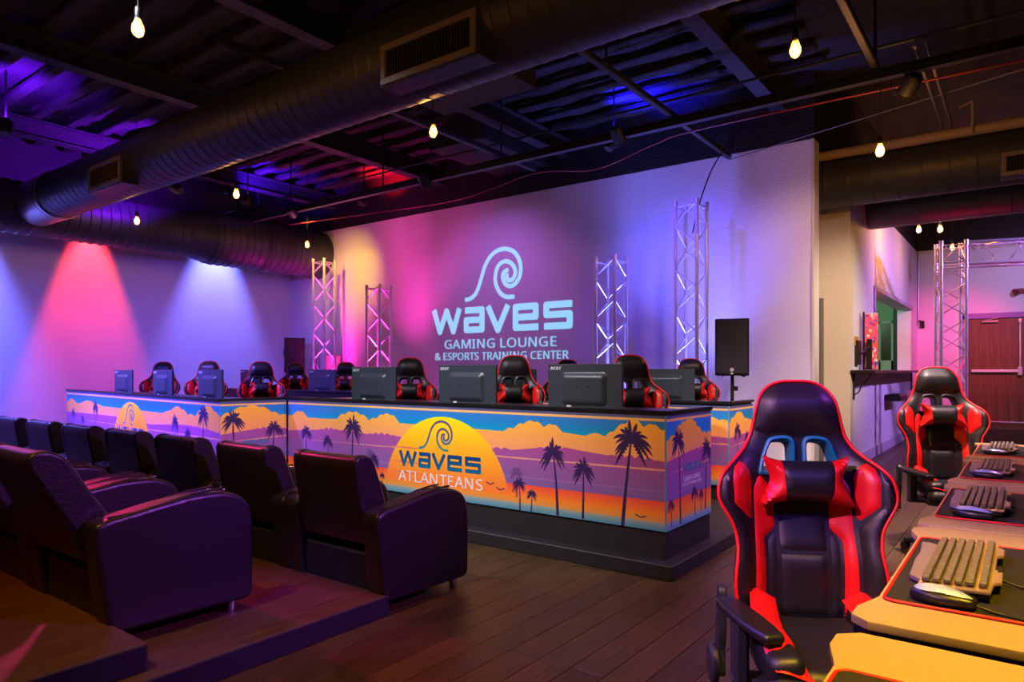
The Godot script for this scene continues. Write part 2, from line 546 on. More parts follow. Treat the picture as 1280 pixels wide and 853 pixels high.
func materials() -> void:
	var leather := noise_tex(0.035, 3, true, 5.0, 256, null, 4, FastNoiseLite.TYPE_CELLULAR)
	var plaster := noise_tex(0.05, 5, true, 6.0, 512)
	bumpy(mat("plaster", Color(0.83, 0.82, 0.83), 0.8), plaster, V(1.5, 1.5, 1.5), 0.35)
	bumpy(mat("plaster_warm", Color(0.80, 0.76, 0.70), 0.8), plaster, V(1.5, 1.5, 1.5), 0.3)
	bumpy(mat("black_paint", Color(0.07, 0.07, 0.08), 0.75), plaster, V(1.0, 1.0, 1.0), 0.5)
	bumpy(mat("fireproofing", Color(0.11, 0.105, 0.105), 0.95), noise_tex(0.06, 9, true, 12.0, 512), V(1.2, 1.2, 1.2), 0.9)
	mat("black_steel", Color(0.12, 0.115, 0.12), 0.5, 0.2)
	bumpy(mat("duct_paint", Color(0.21, 0.22, 0.24), 0.5, 0.1), noise_tex(0.02, 12, true, 3.0), V(0.8, 0.8, 0.8), 0.25)
	mat("galvanised", Color(0.62, 0.60, 0.60), 0.35, 0.8)
	mat("vent_frame", Color(0.46, 0.42, 0.42), 0.55, 0.1)
	mat("slat_dark", Color(0.22, 0.20, 0.20), 0.6)
	mat("bar_metal", Color(0.86, 0.84, 0.82), 0.4, 0.2)
	mat("vent_dark", Color(0.02, 0.02, 0.02), 0.9)
	mat("pale_pipe", Color(0.62, 0.54, 0.46), 0.6)
	mat("aluminium", Color(0.84, 0.82, 0.84), 0.32, 0.45)
	mat("chrome", Color(0.8, 0.8, 0.82), 0.15, 1.0)
	bumpy(mat("black_leather", Color(0.075, 0.07, 0.085), 0.46), leather, V(14, 14, 14), 0.25)
	bumpy(mat("red_leather", Color(0.80, 0.055, 0.05), 0.42), leather, V(14, 14, 14), 0.25)
	bumpy(mat("sofa_leather", Color(0.12, 0.095, 0.11), 0.36), leather, V(9, 9, 9), 0.35)
	mat("sofa_base", Color(0.03, 0.028, 0.03), 0.7)
	mat("piping_red", Color(0.86, 0.06, 0.07), 0.45)
	mat("bezel_teal_sheen", Color(0.01, 0.44, 0.56), 0.5)  # cyan reflection on the black plastic rims, put into their colour
	mat("black_plastic", Color(0.07, 0.07, 0.08), 0.38)
	mat("dark_plastic", Color(0.13, 0.13, 0.15), 0.45)
	mat("monitor_plastic", Color(0.20, 0.225, 0.26), 0.36)
	mat("screen_glass", Color(0.01, 0.01, 0.012), 0.1)
	mat("print_grey", Color(0.75, 0.75, 0.78), 0.5)
	mat("laminate", Color(0.09, 0.085, 0.10), 0.3)
	mat("skirt_black", Color(0.11, 0.10, 0.13), 0.6)
	bumpy(mat("desk_top", Color(0.62, 0.54, 0.36), 0.45), noise_tex(0.25, 21, true, 3.0), V(9, 9, 1.2), 0.3)
	mat("desk_edge", Color(0.05, 0.055, 0.09), 0.4)
	mat("pad_cloth", Color(0.07, 0.055, 0.06), 0.75)
	mat("pad_stitch", Color(0.75, 0.06, 0.06), 0.6)
	mat("keyboard_metal", Color(0.78, 0.68, 0.48), 0.32, 0.7)
	mat("keycap", Color(0.30, 0.28, 0.25), 0.42)
	mat("wrist_rest", Color(0.42, 0.38, 0.40), 0.5)
	mat("mouse_silver", Color(0.72, 0.82, 1.0), 0.3, 0.5)  # blue in the silver stands for the cool reflection on it
	mat("cord_black", Color(0.03, 0.03, 0.04), 0.5)
	mat("cord_red", Color(0.45, 0.12, 0.14), 0.5)
	mat("white_line", Color(0.9, 0.88, 0.9), 0.6)
	mat("counter_dark", Color(0.10, 0.085, 0.09), 0.35)
	mat("door_frame", Color(0.52, 0.40, 0.62), 0.5)
	mat("trim_paint", Color(0.70, 0.66, 0.72), 0.6)
	mat("kitchen_green", Color(0.60, 0.72, 0.62), 0.7)
	glow("amber_glow", Color(1.0, 0.62, 0.18), 6.0)
	glow("filament", Color(1.0, 0.72, 0.28), 14.0)
	glow("projection_glow", Color(0.60, 0.90, 0.96), 0.72)  # projector light on the wall, put into the letters as emission
	var glass := mat("bulb_glass", Color(1.0, 0.92, 0.8, 0.10), 0.05)
	glass.transparency = BaseMaterial3D.TRANSPARENCY_ALPHA
	# wood: long grain along z
	var gr := Gradient.new()
	gr.set_color(0, Color(0.33, 0.25, 0.15))
	gr.set_color(1, Color(0.54, 0.43, 0.27))
	gr.add_point(0.5, Color(0.44, 0.34, 0.21))
	var grain := noise_tex(0.012, 31, false, 1.0, 512, gr, 5)
	for k in 4:
		var w := mat("plank_%d" % k, [Color(0.68, 0.68, 0.62), Color(0.63, 0.63, 0.58), Color(0.72, 0.71, 0.64), Color(0.58, 0.58, 0.54)][k], 0.42)
		w.albedo_texture = grain
		w.uv1_triplanar = true
		w.uv1_scale = V(7.0, 7.0, 0.55)
		w.uv1_offset = V(0.31 * k, 0.17 * k, 0.41 * k)
	var fl := mat("floor_wood", Color(0.7, 0.68, 0.68), 0.45)
	fl.albedo_texture = grain
	fl.uv1_triplanar = true
	fl.uv1_scale = V(5.0, 5.0, 0.5)
	var dg := Gradient.new()
	dg.set_color(0, Color(0.32, 0.20, 0.12))
	dg.set_color(1, Color(0.46, 0.30, 0.19))
	var dw := mat("door_wood", Color(1, 1, 1), 0.4)
	dw.albedo_texture = noise_tex(0.012, 37, false, 1.0, 256, dg, 5)
	dw.uv1_triplanar = true
	dw.uv1_scale = V(6.0, 0.5, 6.0)

# ------------------------------------------------------------------ lamps
func spot(parent: Node3D, called: String, at: Vector3, aim: Vector3, c: Color, e: float, ang: float, blend: float, size := 0.06) -> void:
	var l := SpotLight3D.new()
	l.name = called
	l.light_color = c
	l.light_energy = e
	l.spot_angle = ang
	l.spot_angle_attenuation = blend
	l.spot_range = 30.0
	l.spot_attenuation = 2.0
	l.light_size = size
	l.shadow_enabled = true
	parent.add_child(l, true)
	var d := (aim - at).normalized()
	l.transform = Transform3D(Basis.looking_at(d, Vector3.UP if absf(d.y) < 0.98 else Vector3.RIGHT), at)

func led_can(at: Vector3, aim: Vector3, c: Color, e: float, ang: float, blend: float, label: String) -> void:
	var d := (aim - at).normalized()
	if label == "":
		spot(self, numbered("wash_light"), at + d * 0.02, aim, c, e, ang, blend)
		return
	var t := thing("led_can_light", label, "stage light", at)
	var bs := Basis.looking_at(-d, Vector3.UP if absf(d.y) < 0.98 else Vector3.RIGHT)
	# local -z of bs points away from the aim, so the lens faces +z
	var can := kept("can", func() -> Mesh:
		return MB.new().lathe(PackedVector2Array([Vector2(0, -0.16), Vector2(0.05, -0.16), Vector2(0.065, -0.12), Vector2(0.07, 0.0), Vector2(0.062, 0.0), Vector2(0.058, -0.03)]), 14, Transform3D(Basis(Vector3.RIGHT, PI / 2), Vector3.ZERO)).mesh())
	part("can_body", can, M.black_steel, t, Transform3D(bs, Vector3.ZERO))
	var lens := kept("can_lens", func() -> Mesh:
		return MB.new().disc(V(0, 0, -0.02), V(0, 0, 1), 0.058, 14).mesh())
	var key := "lens_" + c.to_html()
	if not M.has(key):
		glow(key, c, 1.0)
	part("lamp_lens", lens, M[key], t, Transform3D(bs, Vector3.ZERO))
	var hang := 0.0
	var up := 1.0 if d.y < 0.2 else -1.0
	part("yoke", MB.new().tube(PackedVector3Array([V(-0.085, 0, 0), V(-0.085, up * 0.11, 0), V(0.085, up * 0.11, 0), V(0.085, 0, 0)]), 0.006, 6).tube(line(V(0, up * 0.11, 0), V(0, up * 0.16, 0)), 0.012, 8).mesh(), M.black_steel, t)
	if at.y < 4.4 and absf(at.z + 6.42) > 0.09:
		part("drop_pipe", MB.new().tube(line(V(0, up * 0.16, 0), V(0, 4.57 - at.y, 0)), 0.010, 8).mesh(), M.black_steel, t)
	spot(t, "lamp_light", d * 0.015, aim - at, c, e, ang, blend)

func uplight(at: Vector3, c: Color, e: float, label: String) -> void:
	var t := thing("truss_uplight", label, "stage light", at)
	part("lamp_body", MB.new().lathe(PackedVector2Array([Vector2(0, 0), Vector2(0.075, 0), Vector2(0.08, 0.02), Vector2(0.08, 0.11), Vector2(0.07, 0.12), Vector2(0.066, 0.11)]), 16).mesh(), M.black_steel, t)
	var key := "lens_" + c.to_html()
	if not M.has(key):
		glow(key, c, 1.0)
	part("lamp_lens", MB.new().disc(V(0, 0.112, 0), Vector3.UP, 0.066, 16).mesh(), M[key], t)
	spot(t, "lamp_light", V(0, 0.125, 0), V(0, 3, 0), c, e, 33.0, 0.9, 0.08)

func edison_bulb(at: Vector3, from_y: float, c: Color, e: float, label: String) -> void:
	var t := thing("pendant_bulb", label, "light bulb", at, 0.0, "filament bulbs hanging from the ceiling")
	var prof := PackedVector2Array([Vector2(0.0, -0.075), Vector2(0.014, -0.073), Vector2(0.026, -0.062), Vector2(0.034, -0.043), Vector2(0.035, -0.024), Vector2(0.028, 0.0), Vector2(0.019, 0.022), Vector2(0.014, 0.04)])
	part("glass_bulb", kept("bulb_glass", func() -> Mesh: return MB.new().lathe(prof, 16).mesh(60)), M.bulb_glass, t)
	part("glowing_filament", kept("filament", func() -> Mesh:
		var b := MB.new()
		for k in 5:
			var a := TAU * k / 5.0
			b.tube(line(V(cos(a) * 0.012, -0.045, sin(a) * 0.012), V(cos(a) * 0.007, 0.012, sin(a) * 0.007)), 0.0042, 6)
		return b.mesh()), M.filament, t)
	part("socket", kept("socket", func() -> Mesh: return MB.new().lathe(PackedVector2Array([Vector2(0.017, 0.035), Vector2(0.019, 0.05), Vector2(0.019, 0.09), Vector2(0.008, 0.105), Vector2(0.0, 0.105)]), 12).mesh()), M.black_plastic, t)
	part("cord", MB.new().tube(line(V(0, 0.10, 0), V(0, from_y - at.y, 0)), 0.004, 6).mesh(), M.cord_black, t)
	var l := OmniLight3D.new()
	l.name = "bulb_light"
	l.light_color = c
	l.light_energy = e
	l.omni_range = 30.0
	l.omni_attenuation = 2.0
	l.light_size = 0.03
	l.shadow_enabled = true
	t.add_child(l)
	l.position = V(0, -0.02, 0)

# ------------------------------------------------------------------ shell of the room
func room() -> void:
	var base := struct("floor", MB.new().box(V(-4.2, -0.056, -6.2), V(15.4, 0.10, 19.0)).mesh(), M.floor_wood)
	var lens := [0.95, 1.10, 1.25]
	for k in 3:
		cache["plank%d" % k] = MB.new().box(V(0, -0.004, 0), V(0.147, 0.010, lens[k] - 0.002), 0.0008).mesh(10)
	var count := 0
	for ix in range(0, 25):
		var z := -0.55 - rng.randf() * 0.9
		while z > -11.5 and count < 285:
			var k := rng.randi() % 3
			var x := -3.35 + 0.15 * ix
			# only where the boards are seen: aisle, and the strip that runs on past the counters
			if z - lens[k] > -5.2 or x > -1.75:
				part("plank", cache["plank%d" % k], M["plank_%d" % (rng.randi() % 4)], base, Transform3D(Basis.IDENTITY, V(x, 0, z - lens[k] * 0.5)))
				count += 1
			z -= lens[k]
	struct("floor_landing", MB.new().box(V(0.6, 0.135, -14.5), V(4.6, 0.27, 1.78), 0.01).mesh(), M.floor_wood)
	# paint stops at 3.815 m; above it wall and ceiling are black
	struct("wall_left", MB.new().box(V(-11.665, 1.9075, -2.7), V(0.2, 3.815, 11.4)).mesh(), M.plaster)
	struct("wall_left_upper", MB.new().box(V(-11.665, 4.24, -2.7), V(0.2, 0.85, 11.4)).mesh(), M.black_paint)
	struct("wall_back", MB.new().box(V(-6.8375, 1.9075, -8.31), V(9.855, 3.815, 0.22), 0.004).mesh(), M.plaster)
	struct("wall_back_upper", MB.new().box(V(-6.8375, 4.24, -8.31), V(9.855, 0.85, 0.22)).mesh(), M.black_paint)
	struct("trim_back", MB.new().box(V(-1.925, 1.9075, -8.195), V(0.03, 3.815, 0.012), 0.003).mesh(), M.plaster_warm)
	struct("wall_recess", MB.new().box(V(-2.9545, 1.9075, -9.165), V(2.491, 3.815, 0.15)).mesh(), M.plaster_warm)
	struct("wall_recess_upper", MB.new().box(V(-2.9545, 4.24, -9.165), V(2.491, 0.85, 0.15)).mesh(), M.black_paint)
	struct("wall_hall_end", MB.new().box(V(-4.2, 2.33, -8.75), V(0.1, 4.66, 0.66)).mesh(), M.plaster_warm)
	var jamb := struct("trim_hall_door", MB.new().box(V(-2.03, 1.05, -9.075), V(0.05, 2.1, 0.03), 0.006).mesh(), M.vent_frame)
	# wall with the serving hatch
	var hw := MB.new()
	hw.box(V(-1.819, 0.60, -12.315), V(0.22, 1.20, 6.15))
	hw.box(V(-1.819, 2.92, -12.315), V(0.22, 1.18, 6.15))
	hw.box(V(-1.819, 1.765, -9.9755), V(0.22, 1.13, 1.47))
	hw.box(V(-1.819, 1.765, -14.93), V(0.22, 1.13, 0.92))
	struct("wall_hatch", hw.mesh(), M.plaster)
	struct("wall_hatch_upper", MB.new().box(V(-1.819, 4.085, -12.315), V(0.22, 1.15, 6.15)).mesh(), M.black_paint)
	var fr := MB.new()
	fr.box(V(-1.70, 2.36, -12.60), V(0.03, 0.07, 3.92), 0.006)
	fr.box(V(-1.70, 1.80, -10.68), V(0.03, 1.16, 0.07), 0.006)
	fr.box(V(-1.70, 1.80, -14.52), V(0.03, 1.16, 0.07), 0.006)
	struct("trim_hatch", fr.mesh(), M.trim_paint)
	struct("baseboard_hatch", MB.new().box(V(-1.703, 0.075, -12.24), V(0.014, 0.15, 6.3), 0.005).mesh(), M.trim_paint)
	# the room behind the hatch
	var kb := MB.new()
	kb.box(V(-4.6, 1.3, -12.4), V(0.1, 2.7, 6.4))
	kb.box(V(-3.2, 1.3, -15.5), V(2.8, 2.7, 0.1))
	kb.box(V(-3.2, 2.68, -12.4), V(2.8, 0.1, 6.4))
	kb.box(V(-3.2, 1.3, -9.30), V(2.8, 2.7, 0.1))
	struct("wall_pantry", kb.mesh(), M.kitchen_green)
	# wall with the double door
	struct("wall_door", MB.new().box(V(0.7, 1.76, -15.47), V(5.3, 3.52, 0.16)).mesh(), M.plaster)
	struct("wall_door_upper", MB.new().box(V(0.7, 4.09, -15.47), V(5.3, 1.14, 0.16)).mesh(), M.black_paint)
	struct("trim_door_wall", MB.new().box(V(0.7, 3.49, -15.38), V(4.8, 0.06, 0.02), 0.004).mesh(), M.plaster_warm)
	# sides the photograph does not show
	struct("wall_right", MB.new().box(V(3.2, 2.33, -6.2), V(0.2, 4.66, 18.8)).mesh(), M.black_paint)
	struct("wall_front", MB.new().box(V(-4.2, 2.33, 3.1), V(15.2, 4.66, 0.2)).mesh(), M.black_paint)
	# recliner tiers
	struct("floor_tier_low", MB.new().box(V(-7.02, 0.05, 0.30), V(9.02, 0.10, 5.27), 0.006).mesh(), M.floor_wood)
	struct("floor_tier_high", MB.new().box(V(-7.06, 0.15, 0.86), V(8.94, 0.10, 4.16), 0.006).mesh(), M.floor_wood)
	var fas := MB.new()
	fas.box(V(-2.506, 0.049, 0.30), V(0.012, 0.096, 5.26), 0.003)
	fas.box(V(-2.586, 0.149, 0.86), V(0.012, 0.096, 4.14), 0.003)
	struct("trim_tier_edge", fas.mesh(), M.skirt_black)
	# stage the counters stand on
	struct("floor_stage", MB.new().box(V(-6.55, 0.0445, -5.93), V(9.88, 0.089, 4.55), 0.006).mesh(), M.skirt_black)

func ceiling_works() -> void:
	var n := FastNoiseLite.new()
	n.seed = 4
	n.frequency = 1.4
	n.fractal_octaves = 4
	var b := MB.new()
	var rows := []
	for i in 96:
		var row := PackedVector3Array()
		for j in 72:
			var x := -11.7 + 15.1 * j / 71.0
			var z := 3.1 - 18.6 * i / 95.0
			row.append(V(x, 4.58 + n.get_noise_2d(x, z) * 0.07, z))
		rows.append(row)
	b.grid(rows)
	b.box(V(-4.15, 4.76, -6.2), V(15.3, 0.1, 18.8))
	var ceil := struct("ceiling", b.mesh(60), M.fireproofing)
	var rib := MB.new().box(V(-6.6, 0, 0), V(9.8, 0.07, 0.13), 0.015).mesh()
	for k in 18:
		part("deck_rib", rib, M.fireproofing, ceil, Transform3D(Basis.IDENTITY, V(0, 4.50, -1.0 - 0.40 * k)))
	var ibeam := MB.new().box(V(0, 0.11, 0), V(0.16, 0.02, 10.6)).box(V(0, -0.11, 0), V(0.16, 0.02, 10.6)).box(V(0, 0, 0), V(0.015, 0.22, 10.6)).mesh()
	for x in [-10.3, -7.6, -5.2, -2.3]:
		var o := part(numbered("ceiling_beam"), ibeam, M.black_paint, self, Transform3D(Basis.IDENTITY, V(x, 4.33, -2.9)))
		o.set_meta("kind", "structure")
	# big round supply duct across the room, turning into the one along the left wall
	var d := round_duct("round_duct", "long round black supply duct running across the room under the ceiling", V(-10.33, 3.41, -3.49), V(3.0, 3.41, -3.49), 0.28, 0.135)
	part("collar", MB.new().lathe(PackedVector2Array([Vector2(0.285, -0.02), Vector2(0.30, -0.02), Vector2(0.30, 0.05), Vector2(0.285, 0.05)]), 40, Transform3D(Basis(Vector3.FORWARD, PI / 2), V(-9.75, 3.41, -3.49))).mesh(), M.galvanised, d)
	part("collar", MB.new().lathe(PackedVector2Array([Vector2(0.284, -0.34), Vector2(0.292, -0.33), Vector2(0.292, 0.33), Vector2(0.284, 0.34)]), 40, Transform3D(Basis(Vector3.FORWARD, PI / 2), V(-10.15, 3.41, -3.49))).mesh(), M.galvanised, d)
	vent(d, V(-3.09, 3.27, -3.215), 0.84, 0.27)
	vent(d, V(-7.76, 3.27, -3.215), 0.76, 0.27)
	# flexible duct along the left wall, wider past the reducer
	var e := thing("flexible_duct", "ribbed round duct running along the top of the left wall", "duct")
	part("narrow_length", duct_mesh(V(-10.7, 3.37, 2.9), V(-10.7, 3.37, -5.55), 0.345, 0.13, 0.012), M.duct_paint, e)
	part("reducer", MB.new().lathe(PackedVector2Array([Vector2(0.345, 0.0), Vector2(0.41, 0.45)]), 40, Transform3D(Basis(Vector3.RIGHT, -PI / 2), V(-10.7, 3.38, -5.50))).mesh(), M.duct_paint, e)
	part("wide_length", duct_mesh(V(-10.7, 3.38, -5.93), V(-10.7, 3.38, -8.19), 0.425, 0.13, 0.012), M.duct_paint, e)
	part("hanger_strap", MB.new().lathe(PackedVector2Array([Vector2(0.43, -0.02), Vector2(0.437, -0.02), Vector2(0.437, 0.02), Vector2(0.43, 0.02)]), 40, Transform3D(Basis(Vector3.RIGHT, -PI / 2), V(-10.7, 3.38, -6.9))).tube(line(V(-10.7, 3.8, -6.9), V(-10.7, 4.55, -6.9)), 0.008, 6).mesh(), M.black_steel, e)
	# ducts past the end of the logo wall
	var c := round_duct("round_duct", "round brown-grey duct with a grille, just past the end of the logo wall", V(-2.35, 3.41, -8.76), V(3.0, 3.41, -8.76), 0.285, 0.24)
	vent(c, V(0.1, 3.27, -8.478), 0.62, 0.24)
	round_duct("round_duct", "second round duct, coming out of the wall above the serving hatch", V(-1.70, 3.40, -10.30), V(3.0, 3.40, -10.30), 0.29, 0.30)
	var pp := thing("ceiling_pipe", "thick pale pipe running along the top of the duct past the logo wall", "pipe")
	part("pipe_run", MB.new().tube(line(V(-2.6, 3.695, -8.55), V(3.0, 3.695, -8.55)), 0.056, 14).mesh(), M.pale_pipe, pp)
	part("pipe_hanger", MB.new().tube(line(V(-0.45, 3.64, -8.47), V(-0.45, 3.98, -8.47)), 0.012, 8).tube(line(V(-0.57, 3.93, -8.47), V(-0.45, 3.97, -8.47)), 0.012, 8).mesh(), M.pale_pipe, pp)
	# flat ducts in the dark behind the big round one
	single("flat_duct", MB.new().box(V(-4.05, 3.90, -4.40), V(1.1, 0.36, 1.24), 0.006).mesh(), M.black_paint, "flat black sheet metal box duct beside the big round duct", "duct")
	single("flat_duct", MB.new().box(V(-5.9, 4.27, -7.38), V(0.9, 0.30, 1.5), 0.006).mesh(), M.black_paint, "wide flat black duct high above the logo", "duct")
	# steel struts
	var sx := MB.new().box(V(-3.8, 3.735, -6.5), V(12.8, 0.014, 0.075)).box(V(-3.8, 3.665, -6.5), V(12.8, 0.014, 0.075)).box(V(-3.8, 3.70, -6.5), V(12.8, 0.07, 0.014))
	single("steel_strut", sx.mesh(), M.black_steel, "long dark steel strut hanging across the room in front of the logo wall", "strut")
	single("conduit", MB.new().tube(line(V(-11.0, 3.90, -6.42), V(2.6, 3.90, -6.42)), 0.014, 8).mesh(), M.black_steel, "thin black conduit running just above the long steel strut", "conduit")
	var zs := [[-5.04, -2.9, -7.2, "steel strut above the logo, crossing the long strut"], [-2.87, -2.6, -8.18, "steel strut running to the wall above the tall tower by the loudspeaker"], [-1.03, -2.2, -6.55, "steel strut over the aisle ending at the pendant bulb"]]
	for s in zs:
		single("cross_strut", MB.new().box(V(s[0], 3.785, (s[1] + s[2]) * 0.5), V(0.06, 0.06, absf(s[1] - s[2])), 0.008).mesh(), M.black_steel, s[3], "strut", "short struts crossing the long strut")
	var pc := MB.new().tube(line(V(-0.72, 3.80, -6.3), V(-0.72, 3.80, -8.6)), 0.014, 8)
	single("conduit", pc.mesh(), M.vent_frame, "thin conduit over the hall, first of a close pair", "conduit", "paired conduits over the hall")
	single("conduit", MB.new().tube(line(V(-0.64, 3.80, -6.3), V(-0.64, 3.80, -8.6)), 0.014, 8).mesh(), M.vent_frame, "thin conduit over the hall, second of a close pair", "conduit", "paired conduits over the hall")
	var rods := [[-9.2, -6.5, "by the duct's end"], [-7.1, -6.5, "left of the logo"], [-5.04, -6.5, "above the logo"], [-2.87, -4.4, "beside the blue lit ceiling"], [-2.78, -5.0, "in front of the blue lit ceiling"], [-1.03, -6.5, "above the pendant bulb"]]
	for r in rods:
		single("hanger_rod", MB.new().tube(line(V(r[0], 3.74, r[1]), V(r[0], 4.56, r[1])), 0.012, 6).mesh(), M.black_steel, "thin hanger rod holding up the struts " + r[2], "rod", "hanger rods")
	single("swag_cable", MB.new().tube(smooth3(PackedVector3Array([V(-9.6, 3.58, -6.75), V(-8.0, 3.58, -7.0), V(-6.4, 3.62, -7.3), V(-5.05, 3.73, -7.2), V(-4.2, 3.66, -7.3), V(-3.3, 3.70, -7.0), V(-2.5, 3.62, -6.62), V(0.5, 3.60, -6.62)]), 8), 0.010, 6).mesh(), M.cord_red, "reddish cable slung loosely along the strut in front of the wall", "cable")
	single("black_cable", MB.new().tube(smooth3(PackedVector3Array([V(-2.86, 3.76, -7.9), V(-2.94, 3.5, -7.75), V(-3.02, 3.1, -7.60), V(-3.06, 2.78, -7.52)]), 8), 0.008, 6).mesh(), M.cord_black, "black cable dropping from the strut to the tall tower by the loudspeaker", "cable")
	single("guy_wire", MB.new().tube(line(V(-2.85, 3.72, -8.1), V(0.9, 3.92, -7.4)), 0.006, 5).mesh(), M.vent_frame, "thin grey wire strung from the wall to the right over the hall", "wire")

func duct_mesh(a: Vector3, b: Vector3, r: float, step: float, bump: float) -> Mesh:
	var L := a.distance_to(b)
	var n := int(L / step)
	var prof := PackedVector2Array()
	for k in n:
		var y := L * k / n
		prof.append(Vector2(r, y + 0.012))
		prof.append(Vector2(r, y + step - 0.022))
		prof.append(Vector2(r + bump, y + step - 0.014))
		prof.append(Vector2(r + bump, y + step - 0.004))
		prof.append(Vector2(r, y + step + 0.004))
	var d := (b - a).normalized()
	var q := Basis(Quaternion(Vector3.UP, d))
	return MB.new().lathe(prof, 40, Transform3D(q, a)).mesh(50)

func round_duct(called: String, label: String, a: Vector3, b: Vector3, r: float, step: float) -> Node3D:
	var t := thing(called, label, "duct")
	part("duct_run", duct_mesh(a, b, r, step, 0.004), M.duct_paint, t)
	var d := (b - a).normalized()
	part("end_cap", MB.new().disc(a + d * 0.01, -d, r, 40).mesh(), M.duct_paint, t)
	return t

func vent(parent: Node3D, c: Vector3, w: float, h: float) -> void:
	# a register on a saddle box, facing +z
	part("vent_box", MB.new().box(c + V(0, 0, -0.075), V(w + 0.02, h + 0.02, 0.17), 0.004).mesh(), M.duct_paint, parent)
	var fb := MB.new()
	var bw := 0.045
	fb.box(c + V(0, h / 2 - bw / 2, 0.02), V(w, bw, 0.02), 0.004).box(c + V(0, -h / 2 + bw / 2, 0.02), V(w, bw, 0.02), 0.004)
	fb.box(c + V(w / 2 - bw / 2, 0, 0.02), V(bw, h - 2 * bw, 0.02), 0.004).box(c + V(-w / 2 + bw / 2, 0, 0.02), V(bw, h - 2 * bw, 0.02), 0.004)
	part("vent_frame", fb.mesh(), M.vent_frame, parent)
	part("vent_back", MB.new().box(c + V(0, 0, 0.011), V(w - 2 * bw, h - 2 * bw, 0.002)).mesh(), M.vent_dark, parent)
	var sl := MB.new()
	var n := int(w / 0.028)
	for k in n:
		sl.box(c + V(-w / 2 + bw + (w - 2 * bw) * (k + 0.5) / n, 0, 0.018), V(0.006, h - 2 * bw, 0.012), 0.0, yawed(35))
	var o := part("vent_slats", sl.mesh(), M.slat_dark, parent)
	o.set_meta("kind", "stuff")

# ------------------------------------------------------------------ the projected logo, its light given to glowing letters
const GLYPHS := [
	[[Vector2(0.12, 1.0), Vector2(0.45, 0.08), Vector2(0.82, 0.92), Vector2(1.19, 0.08), Vector2(1.52, 1.0)]],
	[[Vector2(0.05, 0.89), Vector2(0.93, 0.89), Vector2(0.93, 0.11), Vector2(0.11, 0.11), Vector2(0.11, 0.50), Vector2(0.93, 0.50)]],
	[[Vector2(0.10, 1.0), Vector2(0.59, 0.06), Vector2(1.08, 1.0)]],
	[[Vector2(0.11, 0.50), Vector2(1.05, 0.50), Vector2(1.05, 0.89), Vector2(0.11, 0.89), Vector2(0.11, 0.11), Vector2(1.16, 0.11)]],
	[[Vector2(1.22, 0.89), Vector2(0.11, 0.89), Vector2(0.11, 0.53), Vector2(1.12, 0.53), Vector2(1.12, 0.11), Vector2(0.02, 0.11)]],
]
const GLYPH_X := [0.0, 1.77, 2.90, 4.23, 5.64]
const CURL_A := [Vector2(1.82, 1.32), Vector2(2.08, 1.35), Vector2(2.32, 1.48), Vector2(2.5, 1.73), Vector2(2.67, 2.14), Vector2(2.89, 2.66), Vector2(3.22, 3.01), Vector2(3.56, 3.15), Vector2(3.91, 3.15), Vector2(4.25, 3.01), Vector2(4.49, 2.73), Vector2(4.59, 2.37), Vector2(4.53, 2.03), Vector2(4.33, 1.78), Vector2(4.08, 1.71), Vector2(3.85, 1.82), Vector2(3.73, 2.07), Vector2(3.8, 2.27), Vector2(4.0, 2.35)]
const CURL_B := [Vector2(4.29, 1.3), Vector2(3.91, 1.31), Vector2(3.62, 1.47), Vector2(3.43, 1.75), Vector2(3.36, 2.05), Vector2(3.45, 2.44), Vector2(3.66, 2.64), Vector2(3.95, 2.67), Vector2(4.21, 2.51), Vector2(4.34, 2.25), Vector2(4.25, 2.0), Vector2(4.06, 1.93), Vector2(3.93, 2.03), Vector2(3.95, 2.2)]

func stroke_mesh(p: PackedVector2Array, half: float, depth: float, round_ends: bool) -> Mesh:
	var outs := Geometry2D.offset_polyline(p, half, Geometry2D.JOIN_ROUND if round_ends else Geometry2D.JOIN_MITER, Geometry2D.END_ROUND if round_ends else Geometry2D.END_BUTT)
	var solid := []
	var holes := []
	for o in outs:
		if Geometry2D.is_polygon_clockwise(o):
			holes.append(o)
		else:
			solid.append(o)
	var b := MB.new()
	for o in solid:
		b.prism(o, 0.0, depth)
	return b.mesh(20)

func letter_mesh(p: PackedVector2Array, half: float, depth: float) -> Mesh:
	# legs and rounded corners merged into one outline; counters are cut out half by half
	var all: Array = []
	for i in p.size() - 1:
		var d := (p[i + 1] - p[i]).normalized()
		var o := Vector2(-d.y, d.x) * half
		all.append(PackedVector2Array([p[i] - o, p[i + 1] - o, p[i + 1] + o, p[i] + o]))
		if i > 0:
			var c := PackedVector2Array()
			for k in 24:
				c.append(p[i] + Vector2(cos(TAU * (k + 0.3) / 24), sin(TAU * (k + 0.3) / 24)) * half * 1.0005)
			all.append(c)
	var solid: PackedVector2Array = all[0]
	var holes := []
	for i in range(1, all.size()):
		for m in Geometry2D.merge_polygons(solid, all[i]):
			if Geometry2D.is_polygon_clockwise(m):
				holes.append(m)
			else:
				solid = m
	var b := MB.new()
	var pieces := [solid]
	for h in holes:
		var cx := 0.0
		for q in h:
			cx += q.x / h.size()
		var next := []
		for q in pieces:
			for side in [-1.0, 1.0]:
				var r := PackedVector2Array([Vector2(cx, -9), Vector2(cx + side * 9, -9), Vector2(cx + side * 9, 9), Vector2(cx, 9)])
				for x in Geometry2D.intersect_polygons(q, r):
					next.append_array(Geometry2D.clip_polygons(x, h))
		pieces = next
	for q in pieces:
		b.prism(q, 0.0, depth)
	return b.mesh(20)

